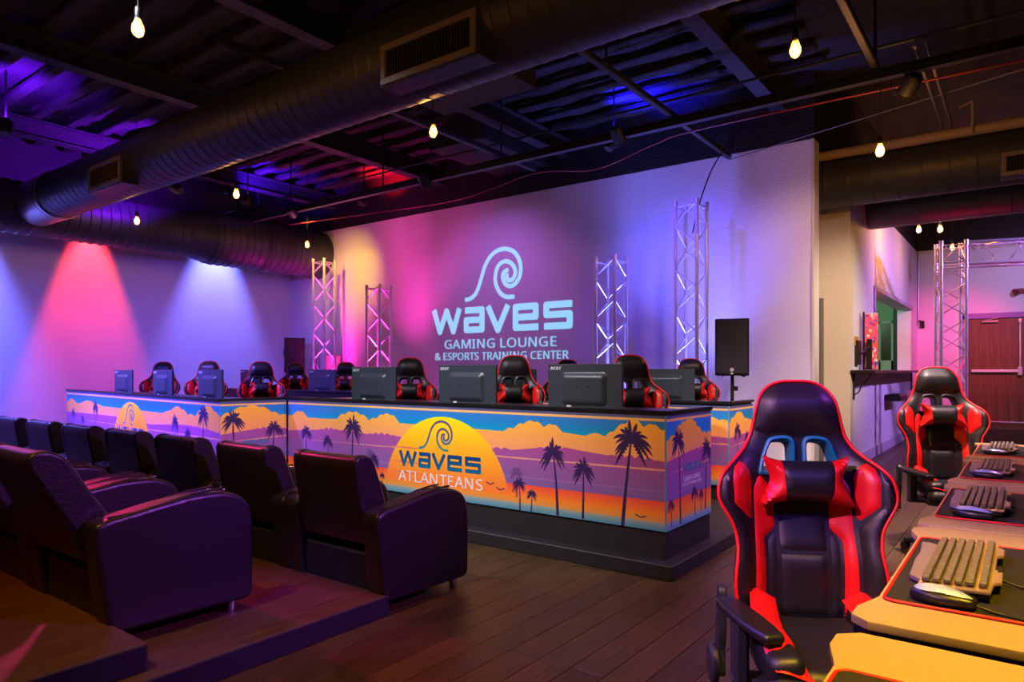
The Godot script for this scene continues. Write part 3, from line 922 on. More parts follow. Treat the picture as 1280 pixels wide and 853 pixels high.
func wall_projection() -> void:
	var t := thing("projected_logo", "pale glowing wave logo and lettering standing for light thrown on the wall by a projector", "projected light", V(-7.79, 1.80, -8.199))
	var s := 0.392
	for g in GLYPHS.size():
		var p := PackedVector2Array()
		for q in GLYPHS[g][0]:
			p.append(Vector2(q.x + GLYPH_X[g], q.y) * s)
		part("letter", letter_mesh(p, 0.122 * s, 0.005), M.projection_glow, t)
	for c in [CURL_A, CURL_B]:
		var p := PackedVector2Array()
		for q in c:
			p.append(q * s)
		part("wave_curl", stroke_mesh(smooth_path(p, false, 5), 0.078 * s, 0.005, true), M.projection_glow, t)
	write("lettering", "GAMING LOUNGE", 2.15, 0.14, M.projection_glow, t, Transform3D(Basis.IDENTITY, V(0.28, -0.245, 0.002)))
	write("lettering", "& ESPORTS TRAINING CENTER", 2.56, 0.115, M.projection_glow, t, Transform3D(Basis.IDENTITY, V(0.07, -0.425, 0.002)))

# ------------------------------------------------------------------ truss towers, loudspeakers
func truss_mesh(b: MB, a: Vector3, bdir: Vector3, u: Vector3, v: Vector3, L: float, s: float, part_: int, bays: int) -> void:
	# part_ 0..3 one chord, 4 the lacing of all four sides
	var cs := [u * s / 2 + v * s / 2, -u * s / 2 + v * s / 2, -u * s / 2 - v * s / 2, u * s / 2 - v * s / 2]
	if part_ < 4:
		b.tube(line(a + cs[part_], a + cs[part_] + bdir * L), 0.021, 12)
		b.tube(line(a + cs[part_] + bdir * (L - 0.05), a + cs[part_] + bdir * (L + 0.012)), 0.027, 12)
		return
	var h := L / bays
	for k in 4:
		var p: Vector3 = a + cs[k]
		var q: Vector3 = a + cs[(k + 1) % 4]
		for i in bays:
			var lo := bdir * (h * i + 0.02)
			var hi := bdir * (h * (i + 1) - 0.02)
			if (i + k) % 2 == 0:
				b.tube(line(p + lo, q + hi), 0.008, 6)
			else:
				b.tube(line(q + lo, p + hi), 0.008, 6)
		for e in [0.03, L - 0.05]:
			b.tube(line(p + bdir * e, q + bdir * e), 0.009, 6)

func truss_tower(at: Vector3, h: float, yaw: float, label: String) -> void:
	var t := thing("truss_tower", label, "truss tower", at, deg_to_rad(yaw))
	var bays := int(h / 0.235)
	part("base_plate", MB.new().box(V(0, 0.006, 0), V(0.40, 0.012, 0.40), 0.004).mesh(), M.black_steel, t)
	for k in 4:
		var b := MB.new()
		truss_mesh(b, V(0, 0.012, 0), Vector3.UP, Vector3.RIGHT, Vector3.BACK, h, 0.262, k, bays)
		part("chord", b.mesh(), M.aluminium, t)
	var b := MB.new()
	truss_mesh(b, V(0, 0.012, 0), Vector3.UP, Vector3.RIGHT, Vector3.BACK, h, 0.262, 4, bays)
	part("lacing", b.mesh(), M.aluminium, t)

func towers_and_speakers() -> void:
	truss_tower(V(-9.90, 0.089, -7.68), 3.05, 8, "tall aluminium truss tower lit pink, nearest the corner with the left wall")
	truss_tower(V(-8.14, 0.089, -7.36), 2.43, 8, "short aluminium truss tower lit pink, left of the logo")
	truss_tower(V(-3.95, 0.089, -7.22), 2.44, -3, "short aluminium truss tower lit blue, right of the logo")
	truss_tower(V(-3.12, 0.089, -7.62), 3.05, -3, "tall aluminium truss tower lit blue, beside the loudspeaker")
	speaker(V(-2.58, 0.089, -7.45), 1.04, 18, "black loudspeaker on a pole in front of the right end of the logo wall", "black pole stand under the loudspeaker right of the towers")
	speaker(V(-10.60, 0.089, -7.55), 1.07, 62, "black loudspeaker in the corner by the left wall", "black pole stand under the loudspeaker in the corner")
	# odds and ends in the corner behind the counters
	single("pole_lamp", MB.new().tube(line(V(-10.42, 0.089, -7.95), V(-10.42, 1.56, -7.95)), 0.02, 10).box(V(-10.42, 0.10, -7.95), V(0.2, 0.022, 0.2)).mesh(), M.galvanised, "thin grey stand leaning behind the corner loudspeaker", "stand")
	single("storage_box", MB.new().box(V(-10.14, 0.79, -8.05), V(0.24, 1.40, 0.2), 0.01).mesh(), M.plaster_warm, "tall beige box behind the first truss tower", "box")

func speaker(at: Vector3, y0: float, yaw: float, label: String, stand_label: String) -> void:
	var st := thing("speaker_stand", stand_label, "stand", at)
	part("pole", MB.new().tube(line(V(0, 0.12, 0), V(0, y0 + 0.02, 0)), 0.019, 12).mesh(), M.black_steel, st)
	for k in 3:
		var a := TAU * k / 3.0 + 0.5
		part("leg", MB.new().tube(line(V(0, 0.55, 0), V(cos(a) * 0.38, 0.012, sin(a) * 0.38)), 0.012, 8).mesh(), M.black_steel, st)
	part("collar", MB.new().lathe(PackedVector2Array([Vector2(0.02, 0.50), Vector2(0.034, 0.51), Vector2(0.034, 0.59), Vector2(0.02, 0.60)]), 12).mesh(), M.black_plastic, st)
	part("clamp", MB.new().box(V(0.035, y0 - 0.12, 0), V(0.05, 0.05, 0.03), 0.006).mesh(), M.black_plastic, st)
	var t := thing("loudspeaker", label, "loudspeaker", at + V(0, y0, 0), deg_to_rad(yaw))
	var H := 0.635
	var foot := PackedVector2Array([Vector2(-0.175, 0.15), Vector2(0.175, 0.15), Vector2(0.175, 0.06), Vector2(0.11, -0.16), Vector2(-0.11, -0.16), Vector2(-0.175, 0.06)])
	var up := Transform3D(Basis(Vector3.RIGHT, -PI / 2), Vector3.ZERO)
	# plan drawn in xy, turned so that y becomes -z
	var plan := PackedVector2Array()
	for p in foot:
		plan.append(Vector2(p.x, -p.y))
	part("cabinet", MB.new().prism(plan, 0.02, H, 0.012, up).mesh(), M.black_plastic, t)
	part("grille", MB.new().box(V(0, H * 0.5 + 0.01, 0.156), V(0.322, H - 0.06, 0.014), 0.006).mesh(), M.dark_plastic, t)
	for sx in [-1.0, 1.0]:
		part("handle", MB.new().box(V(sx * 0.150, H * 0.58, -0.03), V(0.03, 0.13, 0.06), 0.008, yawed(-sx * 26)).mesh(), M.vent_dark, t)
		for y in [0.03, H - 0.02]:
			part("corner_guard", MB.new().box(V(sx * 0.118, y, -0.14), V(0.05, 0.05, 0.05), 0.012).mesh(), M.black_plastic, t)
	part("badge", MB.new().disc(V(0, 0.085, 0.1645), V(0, 0, 1), 0.02, 16).mesh(), M.print_grey, t)
	part("badge_text", MB.new().box(V(0, 0.045, 0.164), V(0.025, 0.018, 0.002)).mesh(), M.print_grey, t)

# ------------------------------------------------------------------ printed counter fronts
class Art:
	# flat print: polygons filled by scan line into an image, in metres from the top left corner
	var im: Image
	var s: float
	var w: int
	var h: int

	func _init(W: float, H: float, px_per_m: float) -> void:
		s = px_per_m
		w = int(W * s)
		h = int(H * s)
		im = Image.create(w, h, false, Image.FORMAT_RGB8)

	func band(y0: float, y1: float, c0: Color, c1: Color) -> void:
		for y in range(maxi(0, int(y0 * s)), mini(h, int(ceil(y1 * s)))):
			im.fill_rect(Rect2i(0, y, w, 1), c0.lerp(c1, clampf((y / s - y0) / (y1 - y0), 0, 1)))

	func fill(poly: PackedVector2Array, c: Color, c2 := Color(0, 0, 0, 0), g0 := 0.0, g1 := 1.0) -> void:
		var lo := 1e9
		var hi := -1e9
		for p in poly:
			lo = minf(lo, p.y); hi = maxf(hi, p.y)
		var n := poly.size()
		for y in range(maxi(0, int(lo * s)), mini(h - 1, int(hi * s)) + 1):
			var yy := (y + 0.5) / s
			var xs := PackedFloat32Array()
			for i in n:
				var a := poly[i]
				var b := poly[(i + 1) % n]
				if (a.y <= yy) != (b.y <= yy):
					xs.append(a.x + (b.x - a.x) * (yy - a.y) / (b.y - a.y))
			xs.sort()
			var col := c
			if c2.a > 0.0:
				col = c.lerp(c2, clampf((yy - g0) / (g1 - g0), 0, 1))
			for k in range(0, xs.size() - 1, 2):
				var x0 := maxi(0, int(round(xs[k] * s)))
				var x1 := mini(w, int(round(xs[k + 1] * s)))
				if x1 > x0:
					im.fill_rect(Rect2i(x0, y, x1 - x0, 1), col)

	func circle(c: Vector2, rx: float, ry: float, col: Color, c2 := Color(0, 0, 0, 0), g0 := 0.0, g1 := 1.0) -> void:
		var p := PackedVector2Array()
		for k in 48:
			p.append(c + Vector2(cos(TAU * k / 48) * rx, sin(TAU * k / 48) * ry))
		fill(p, col, c2, g0, g1)

	func stroke(p: PackedVector2Array, half: float, c: Color, c2 := Color(0, 0, 0, 0), g0 := 0.0, g1 := 1.0) -> void:
		for i in p.size() - 1:
			var d := (p[i + 1] - p[i]).normalized()
			var o := Vector2(-d.y, d.x) * half
			fill(PackedVector2Array([p[i] + o, p[i + 1] + o, p[i + 1] - o, p[i] - o]), c, c2, g0, g1)
			if i > 0:
				circle(p[i], half, half, c, c2, g0, g1)

	func bumps(pts: PackedVector2Array, y_floor: float, c: Color, c2: Color) -> void:
		# a cloud bank: rounded heads along a line, filled down to y_floor
		var g0 := 1e9
		for p in pts:
			g0 = minf(g0, p.y)
		var poly := PackedVector2Array(pts)
		poly.append(Vector2(pts[pts.size() - 1].x, y_floor))
		poly.append(Vector2(pts[0].x, y_floor))
		fill(poly, c, c2, g0, y_floor)

	func palm(base: Vector2, crown: Vector2, r: float, c: Color, seed_: int) -> void:
		var rg := RandomNumberGenerator.new()
		rg.seed = seed_
		var mid := (base + crown) * 0.5 + Vector2((crown.x - base.x) * -0.22 + 0.006, 0)
		var L := PackedVector2Array()
		var R := PackedVector2Array()
		for k in 13:
			var u := k / 12.0
			var p := base.lerp(mid, u).lerp(mid.lerp(crown, u), u)
			var hw := lerpf(0.0105, 0.0050, u) * clampf(r / 0.12, 0.55, 1.2)
			L.append(p - Vector2(hw, 0)); R.append(p + Vector2(hw, 0))
		R.reverse()
		L.append_array(R)
		fill(L, c)
		var fr := 15
		for k in fr:
			var a := lerpf(-PI * 1.30, PI * 0.30, (k + 0.5) / fr) + rg.randf_range(-0.09, 0.09)
			var len := r * rg.randf_range(0.82, 1.12)
			var d := Vector2(cos(a), sin(a))
			var spine := PackedVector2Array()
			for j in 9:
				var u := j / 8.0
				spine.append(crown + d * len * u * (1.0 - 0.18 * u) + Vector2(0, 0.50 * len * u * u * (0.15 + 0.85 * absf(d.x))))
			var up_ := PackedVector2Array()
			var dn := PackedVector2Array()
			for j in 9:
				var u := j / 8.0
				var t := (spine[mini(j + 1, 8)] - spine[maxi(j - 1, 0)]).normalized()
				var nn := Vector2(-t.y, t.x)
				if nn.y < 0:
					nn = -nn
				var hw := len * 0.13 * sin(PI * minf(1.0, 0.12 + 0.88 * u)) + len * 0.01
				up_.append(spine[j] - nn * hw * 0.35)
				dn.append(spine[j] + nn * hw * 1.0)
				if j < 8:
					var m := spine[j].lerp(spine[j + 1], 0.55)
					dn.append(m + nn * hw * 0.45)
			dn.reverse()
			up_.append_array(dn)
			fill(up_, c)
		circle(crown, r * 0.16, r * 0.16, c)

	func texture() -> ImageTexture:
		return ImageTexture.create_from_image(im)

func beach(W: float, clouds: Array, far_clouds: Array, palms: Array, extra = null, px := 420.0) -> ImageTexture:
	# the sunset beach print: sky, clouds, haze, glow over the sea
	var H := 0.683
	var a := Art.new(W, H, px)
	var k := H
	a.band(0.0, 0.035 * k, Color(0.32, 0.34, 0.52), Color(0.32, 0.34, 0.52))
	a.band(0.035 * k, 0.06 * k, Color(0.96, 0.74, 0.45), Color(0.96, 0.74, 0.45))
	a.band(0.06 * k, 0.26 * k, Color(0.20, 0.48, 0.80), Color(0.0, 0.60, 0.80))
	a.band(0.18 * k, 0.26 * k, Color(0.02, 0.58, 0.80), Color(0.0, 0.62, 0.80))
	var pk := PackedVector2Array()
	for p in clouds:
		pk.append(p)
	# clouds: scalloped between the given tops
	var heads := PackedVector2Array()
	for i in pk.size() - 1:
		var p := pk[i]
		var q := pk[i + 1]
		for j in 8:
			var u := j / 8.0
			heads.append(Vector2(lerpf(p.x, q.x, u), lerpf(p.y, q.y, u * u * (3 - 2 * u)) - 0.018 * sin(PI * u) * clampf((q.x - p.x) / 0.1, 0.4, 1.0) * (1.0 if q.x - p.x < 0.16 else 0.0)))
	heads.append(pk[pk.size() - 1])
	a.bumps(heads, 0.46 * k, Color(1.0, 0.72, 0.22), Color(0.96, 0.62, 0.46))
	var fk := PackedVector2Array()
	for i in far_clouds.size() - 1:
		var p: Vector2 = far_clouds[i]
		var q: Vector2 = far_clouds[i + 1]
		var n := maxi(1, int((q.x - p.x) / 0.06))
		for j in n:
			for m in 6:
				var u := (j + m / 6.0) / n
				fk.append(p.lerp(q, u) - Vector2(0, 0.020 * sin(PI * u) * absf(sin(PI * m / 6.0)) * (1.0 if i % 2 == 1 else 0.0)))
	fk.append(far_clouds[far_clouds.size() - 1])
	a.bumps(fk, 0.76 * k, Color(0.68, 0.30, 0.60), Color(0.50, 0.38, 0.66))
	a.fill(PackedVector2Array([Vector2(0, 0.505 * k), Vector2(W * 0.5, 0.485 * k), Vector2(W, 0.465 * k), Vector2(W, 0.482 * k), Vector2(W * 0.4, 0.50 * k)]), Color(0.92, 0.62, 0.52))
	a.fill(PackedVector2Array([Vector2(0, 0.68 * k), Vector2(W, 0.655 * k), Vector2(W, 0.664 * k), Vector2(W * 0.4, 0.688 * k)]), Color(0.62, 0.42, 0.66))
	a.band(0.745 * k, 0.86 * k, Color(0.98, 0.33, 0.26), Color(1.0, 0.56, 0.16))
	a.band(0.86 * k, 0.93 * k, Color(1.0, 0.56, 0.16), Color(0.86, 0.62, 0.36))
	a.band(0.93 * k, 1.0 * k, Color(0.62, 0.66, 0.62), Color(0.28, 0.56, 0.72))
	if extra != null:
		extra.call(a)
	for i in palms.size():
		var p: Array = palms[i]
		a.palm(p[1], p[0], p[2], p[3] if p.size() > 3 else Color(0.20, 0.12, 0.34), 11 + i * 7)
	return a.texture()

func sun_and_waves(a: Art, c: Vector2, r: float, wx: float, wy: float, wh: float, k: float, tone: float) -> void:
	a.circle(c, r, r * 0.98, Color(1.0, 0.92, 0.06), Color(1.0, 0.42, 0.26), c.y - r, c.y)
	a.band(0.86 * 0.683, 0.93 * 0.683, Color(1.0, 0.56, 0.16), Color(0.86, 0.62, 0.36))
	a.band(0.93 * 0.683, 0.683, Color(0.62, 0.66, 0.62), Color(0.28, 0.56, 0.72))
	for y in [0.33, 0.44, 0.52]:
		a.fill(PackedVector2Array([Vector2(c.x - r, y), Vector2(c.x - r * 0.55, y - 0.004), Vector2(c.x - r * 0.3, y + 0.004), Vector2(c.x - r * 0.6, y + 0.010)]), Color(0.88, 0.46, 0.36))
	var blue := Color(0.04, 0.24, 0.50)
	var lite := Color(0.02, 0.42, 0.56)
	for g in GLYPHS.size():
		var p := PackedVector2Array()
		for q in GLYPHS[g][0]:
			p.append(Vector2(wx + (q.x + GLYPH_X[g]) * k, wy - q.y * wh))
		a.stroke(p, 0.122 * wh, blue, lite, wy - wh, wy)
	for cc in [CURL_A, CURL_B]:
		var p := PackedVector2Array()
		for q in cc:
			p.append(Vector2(wx + q.x * k, wy - q.y * wh * 0.98))
		a.stroke(smooth_path(p, false, 4), 0.07 * wh, Color(0.34, 0.26, 0.52), Color(0.05, 0.50, 0.60), wy - wh * 2.4, wy - wh * 1.3)

func print_mat(called: String, t: Texture2D) -> StandardMaterial3D:
	var m := mat(called, Color.WHITE, 0.42)
	m.albedo_texture = t
	m.texture_repeat = false
	return m

func print_mesh(w: float, h: float) -> Mesh:
	# a board 12 mm thick whose front carries the print, origin at its top left corner, facing +z
	var b := MB.new()
	b.quad(V(0, -h, 0.012), V(w, -h, 0.012), V(w, 0, 0.012), V(0, 0, 0.012))
	b.uv.append_array([Vector2(0, 1), Vector2(1, 1), Vector2(1, 0), Vector2(0, 1), Vector2(1, 0), Vector2(0, 0)])
	var s := b.t.size()
	b.box(V(w / 2, -h / 2, 0.0055), V(w, h, 0.011))
	for i in b.t.size() - s:
		b.uv.append(Vector2(0.5, 0.99))
	return b.mesh(20)

func counters() -> void:
	var palm_dark := Color(0.19, 0.11, 0.33)
	var faint := Color(0.42, 0.28, 0.50)
	# front counter
	var t := thing("event_counter", "long front counter wrapped in a sunset beach print with a big sun and team name", "counter", V(-5.33, 0.089, -3.753))
	var W := 3.637
	var main := beach(W,
		[Vector2(-0.05, 0.19), Vector2(0.06, 0.14), Vector2(0.177, 0.104), Vector2(0.28, 0.150), Vector2(0.5, 0.15), Vector2(0.671, 0.147), Vector2(0.78, 0.105), Vector2(0.875, 0.086), Vector2(0.974, 0.102), Vector2(1.08, 0.142), Vector2(1.16, 0.125), Vector2(1.241, 0.092), Vector2(1.332, 0.092), Vector2(1.43, 0.147), Vector2(1.9, 0.15), Vector2(2.45, 0.155), Vector2(2.53, 0.135), Vector2(2.614, 0.10), Vector2(2.713, 0.083), Vector2(2.784, 0.112), Vector2(2.853, 0.095), Vector2(2.93, 0.138), Vector2(3.1, 0.150), Vector2(3.24, 0.147), Vector2(3.295, 0.116), Vector2(3.377, 0.065), Vector2(3.446, 0.041), Vector2(3.504, 0.076), Vector2(3.561, 0.060), Vector2(3.617, 0.09), Vector2(3.7, 0.15)],
		[Vector2(0, 0.275), Vector2(0.436, 0.25), Vector2(0.702, 0.238), Vector2(1.052, 0.252), Vector2(1.40, 0.25), Vector2(2.338, 0.285), Vector2(2.513, 0.281), Vector2(2.713, 0.255), Vector2(2.994, 0.24), Vector2(3.25, 0.262), Vector2(3.637, 0.275)],
		[
			[Vector2(0.257, 0.278), Vector2(0.25, 0.64), 0.10], [Vector2(0.555, 0.337), Vector2(0.57, 0.66), 0.085], [Vector2(0.88, 0.205), Vector2(0.86, 0.66), 0.145],
			[Vector2(1.09, 0.41), Vector2(1.10, 0.60), 0.075, faint], [Vector2(1.138, 0.452), Vector2(1.138, 0.66), 0.085], [Vector2(1.232, 0.57), Vector2(1.23, 0.66), 0.040],
			[Vector2(2.56, 0.43), Vector2(2.56, 0.60), 0.07, faint], [Vector2(2.581, 0.505), Vector2(2.588, 0.682), 0.075], [Vector2(2.687, 0.560), Vector2(2.68, 0.684), 0.055],
			[Vector2(2.856, 0.275), Vector2(2.891, 0.680), 0.125], [Vector2(3.084, 0.362), Vector2(3.081, 0.676), 0.105], [Vector2(3.420, 0.155), Vector2(3.361, 0.69), 0.160],
		],
		func(a: Art) -> void:
			sun_and_waves(a, Vector2(1.885, 0.68), 0.613, 1.422, 0.472, 0.115, 0.120, 1.0)
			for q in [Vector2(3.483, 0.614), Vector2(2.33, 0.53), Vector2(2.42, 0.56)]:
				a.stroke(PackedVector2Array([q + Vector2(-0.035, -0.012), q + Vector2(-0.012, -0.002), q + Vector2(0, 0.004), q + Vector2(0.014, -0.002), q + Vector2(0.036, -0.010)]), 0.0035, palm_dark),
		560.0)
	var pm := print_mesh(W, 0.683)
	part("front_panel", pm, print_mat("front_print", main), t, Transform3D(Basis.IDENTITY, V(0, 0.853, 0)))
	write("lettering", "ATLANTEANS", 0.845, 0.080, M.white_line, t, Transform3D(Basis.IDENTITY, V(1.418, 0.853 - 0.588, 0.012)), false, 0.003)
	var side := beach(0.703,
		[Vector2(-0.02, 0.16), Vector2(0.02, 0.15), Vector2(0.10, 0.13), Vector2(0.2, 0.07), Vector2(0.27, 0.055), Vector2(0.34, 0.045), Vector2(0.42, 0.06), Vector2(0.47, 0.10), Vector2(0.55, 0.14), Vector2(0.62, 0.15), Vector2(0.73, 0.16)],
		[Vector2(0, 0.275), Vector2(0.35, 0.24), Vector2(0.703, 0.25)],
		[
			[Vector2(0.06, 0.53), Vector2(0.07, 0.665), 0.06], [Vector2(0.42, 0.50), Vector2(0.425, 0.65), 0.07], [Vector2(0.53, 0.53), Vector2(0.53, 0.64), 0.05],
			[Vector2(0.17, 0.16), Vector2(0.20, 0.67), 0.13], [Vector2(0.62, 0.25), Vector2(0.60, 0.64), 0.12],
		],
		func(a: Art) -> void:
			for g in GLYPHS.size():
				var p := PackedVector2Array()
				for q in GLYPHS[g][0]:
					p.append(Vector2(0.24 + (q.x + GLYPH_X[g]) * 0.042, 0.36 - q.y * 0.045))
				a.stroke(p, 0.006, Color(0.14, 0.42, 0.62)))
	var turn := Basis(Vector3.UP, PI / 2)
	part("side_panel", print_mesh(0.703, 0.683), print_mat("side_print", side), t, Transform3D(turn, V(W, 0.853, 0.012)))
	write("lettering", "GAMING LOUNGE", 0.26, 0.030, M.white_line, t, Transform3D(turn, V(W + 0.012, 0.853 - 0.42, -0.24)), false, 0.002)
	write("lettering", "& ESPORTS TRAINING CENTER", 0.30, 0.018, M.white_line, t, Transform3D(turn, V(W + 0.012, 0.853 - 0.448, -0.22)), false, 0.002)
	counter_body(t, W, 0.703)
	# rear counter, same print
	var t2 := thing("event_counter", "rear counter in the same beach print behind the front counter", "counter", V(-9.85, 0.06, -5.80))
	var W2 := 7.81
	part("side_panel", print_mesh(0.63, 0.683), print_mat("rear_side_print", beach(0.63, [Vector2(-0.02, 0.16), Vector2(0.1, 0.10), Vector2(0.25, 0.06), Vector2(0.4, 0.12), Vector2(0.65, 0.15)], [Vector2(0, 0.27), Vector2(0.63, 0.25)], [[Vector2(0.20, 0.22), Vector2(0.20, 0.66), 0.12], [Vector2(0.46, 0.3), Vector2(0.46, 0.64), 0.10]], null, 240.0)), t2, Transform3D(turn, V(W2, 0.838, 0.012)))
	part("front_panel", print_mesh(1.9, 0.683), print_mat("rear_front_print", beach(1.9, [Vector2(-0.02, 0.15), Vector2(0.3, 0.08), Vector2(0.5, 0.14), Vector2(1.2, 0.15), Vector2(1.4, 0.06), Vector2(1.62, 0.05), Vector2(1.72, 0.11), Vector2(1.82, 0.12), Vector2(1.95, 0.15)], [Vector2(0, 0.27), Vector2(0.9, 0.24), Vector2(1.9, 0.27)], [[Vector2(0.4, 0.25), Vector2(0.4, 0.66), 0.12], [Vector2(1.60, 0.24), Vector2(1.62, 0.67), 0.13], [Vector2(1.70, 0.56), Vector2(1.70, 0.67), 0.07]], null, 240.0)), t2, Transform3D(Basis.IDENTITY, V(W2 - 1.9, 0.838, 0)))
	part("front_panel", MB.new().box(V((W2 - 1.9) / 2, 0.838 - 0.3415, 0.006), V(W2 - 1.902, 0.683, 0.012)).mesh(), M.laminate, t2)
	counter_body(t2, W2, 0.63)
	# angled counter on the left
	var t3 := thing("event_counter", "angled left counter in the same beach print, lit violet, beside the left wall", "counter", V(-5.45, 0.0, -3.165))
	t3.rotation.y = deg_to_rad(-6.6)
	var W3 := 4.62
	var left := beach(W3,
		[Vector2(-0.05, 0.17), Vector2(0.1, 0.13), Vector2(0.25, 0.10), Vector2(0.5, 0.15), Vector2(0.9, 0.10), Vector2(1.2, 0.12), Vector2(1.5, 0.15), Vector2(2.7, 0.15), Vector2(3.3, 0.15), Vector2(3.5, 0.12), Vector2(3.66, 0.08), Vector2(3.8, 0.10), Vector2(3.95, 0.145), Vector2(4.1, 0.15), Vector2(4.25, 0.09), Vector2(4.38, 0.05), Vector2(4.5, 0.085), Vector2(4.7, 0.15)],
		[Vector2(0, 0.27), Vector2(1.6, 0.25), Vector2(3.0, 0.28), Vector2(3.8, 0.24), Vector2(4.62, 0.27)],
		[
			[Vector2(0.29, 0.27), Vector2(0.29, 0.66), 0.10], [Vector2(0.70, 0.33), Vector2(0.70, 0.66), 0.085], [Vector2(1.21, 0.17), Vector2(1.20, 0.66), 0.14], [Vector2(1.5, 0.45), Vector2(1.5, 0.66), 0.08],
			[Vector2(3.644, 0.225), Vector2(3.66, 0.66), 0.125], [Vector2(3.941, 0.315), Vector2(3.94, 0.67), 0.10], [Vector2(4.286, 0.125), Vector2(4.27, 0.69), 0.145],
		],
		func(a: Art) -> void:
			sun_and_waves(a, Vector2(2.43, 0.66), 0.60, 1.97, 0.46, 0.115, 0.122, 1.0),
		440.0)
	part("front_panel", print_mesh(W3, 0.683), print_mat("left_print", left), t3, Transform3D(Basis.IDENTITY, V(-W3, 0.942, 0)))
	write("lettering", "ATLANTEANS", 0.845, 0.080, M.white_line, t3, Transform3D(Basis.IDENTITY, V(-W3 + 1.97, 0.942 - 0.575, 0.012)), false, 0.003)
	var s3 := beach(0.62,
		[Vector2(-0.02, 0.15), Vector2(0.08, 0.10), Vector2(0.22, 0.055), Vector2(0.36, 0.06), Vector2(0.48, 0.11), Vector2(0.56, 0.14), Vector2(0.64, 0.15)],
		[Vector2(0, 0.28), Vector2(0.3, 0.25), Vector2(0.62, 0.26)],
		[[Vector2(0.11, 0.16), Vector2(0.12, 0.67), 0.13], [Vector2(0.50, 0.25), Vector2(0.47, 0.66), 0.11], [Vector2(0.56, 0.53), Vector2(0.56, 0.66), 0.05]],
		func(a: Art) -> void:
			for g in GLYPHS.size():
				var p := PackedVector2Array()
				for q in GLYPHS[g][0]:
					p.append(Vector2(0.20 + (q.x + GLYPH_X[g]) * 0.036, 0.38 - q.y * 0.04))
				a.stroke(p, 0.005, Color(0.20, 0.40, 0.60)), 300.0)
	var t3s := Transform3D(Basis(Vector3.UP, PI / 2), V(-0.0, 0.942, 0.012))
	part("side_panel", print_mesh(0.60, 0.683), print_mat("left_side_print", s3), t3, t3s)
	write("lettering", "GAMING LOUNGE", 0.24, 0.026, M.white_line, t3, Transform3D(Basis(Vector3.UP, PI / 2), V(0.012, 0.942 - 0.44, -0.19)), false, 0.002)
	write("lettering", "& ESPORTS TRAINING CENTER", 0.28, 0.016, M.white_line, t3, Transform3D(Basis(Vector3.UP, PI / 2), V(0.012, 0.942 - 0.468, -0.17)), false, 0.002)
	var bx := Transform3D(Basis.IDENTITY, V(-W3, 0, 0))
	part("worktop", MB.new().box(V(W3 / 2, 0.915, -0.34), V(W3 - 0.02, 0.025, 0.60), 0.003).mesh(), M.laminate, t3, bx)
	part("rim", MB.new().box(V(W3 / 2, 0.953, -0.005), V(W3 + 0.03, 0.024, 0.05), 0.003).box(V(W3 - 0.004, 0.953, -0.31), V(0.04, 0.024, 0.60), 0.003).mesh(), M.laminate, t3, bx)
	part("plinth", MB.new().box(V(W3 / 2, 0.13, -0.03), V(W3 - 0.02, 0.26, 0.05)).box(V(W3 - 0.032, 0.13, -0.33), V(0.05, 0.26, 0.54)).mesh(), M.skirt_black, t3, bx)
	part("inner_panel", MB.new().box(V(W3 / 2, 0.58, -0.012), V(W3 - 0.02, 0.68, 0.02)).box(V(W3 - 0.012, 0.58, -0.31), V(0.02, 0.68, 0.58)).box(V(0.012, 0.45, -0.31), V(0.02, 0.90, 0.58)).mesh(), M.skirt_black, t3, bx)
	monitors()

func counter_body(t: Node3D, W: float, D: float) -> void:
	var H := 0.87
	part("worktop", MB.new().box(V(W / 2, H - 0.03, -D / 2), V(W - 0.01, 0.025, D), 0.003).mesh(), M.laminate, t)
	part("rim", MB.new().box(V(W / 2, H - 0.005, -0.005), V(W + 0.03, 0.026, 0.05), 0.003).box(V(W - 0.003, H - 0.0055, -D / 2 - 0.012), V(0.048, 0.026, D - 0.03), 0.003).mesh(), M.laminate, t)
	part("inner_panel", MB.new().box(V(W / 2, 0.52, -0.012), V(W - 0.01, 0.66, 0.02)).box(V(W - 0.012, 0.52, -D / 2), V(0.02, 0.66, D - 0.02)).box(V(0.012, 0.43, -D / 2), V(0.02, 0.84, D - 0.02)).mesh(), M.skirt_black, t)
	part("plinth", MB.new().box(V(W / 2, 0.10, -0.02), V(W - 0.004, 0.20, 0.04)).box(V(W - 0.022, 0.10, -D / 2 - 0.0205), V(0.04, 0.20, D - 0.041)).mesh(), M.skirt_black, t)

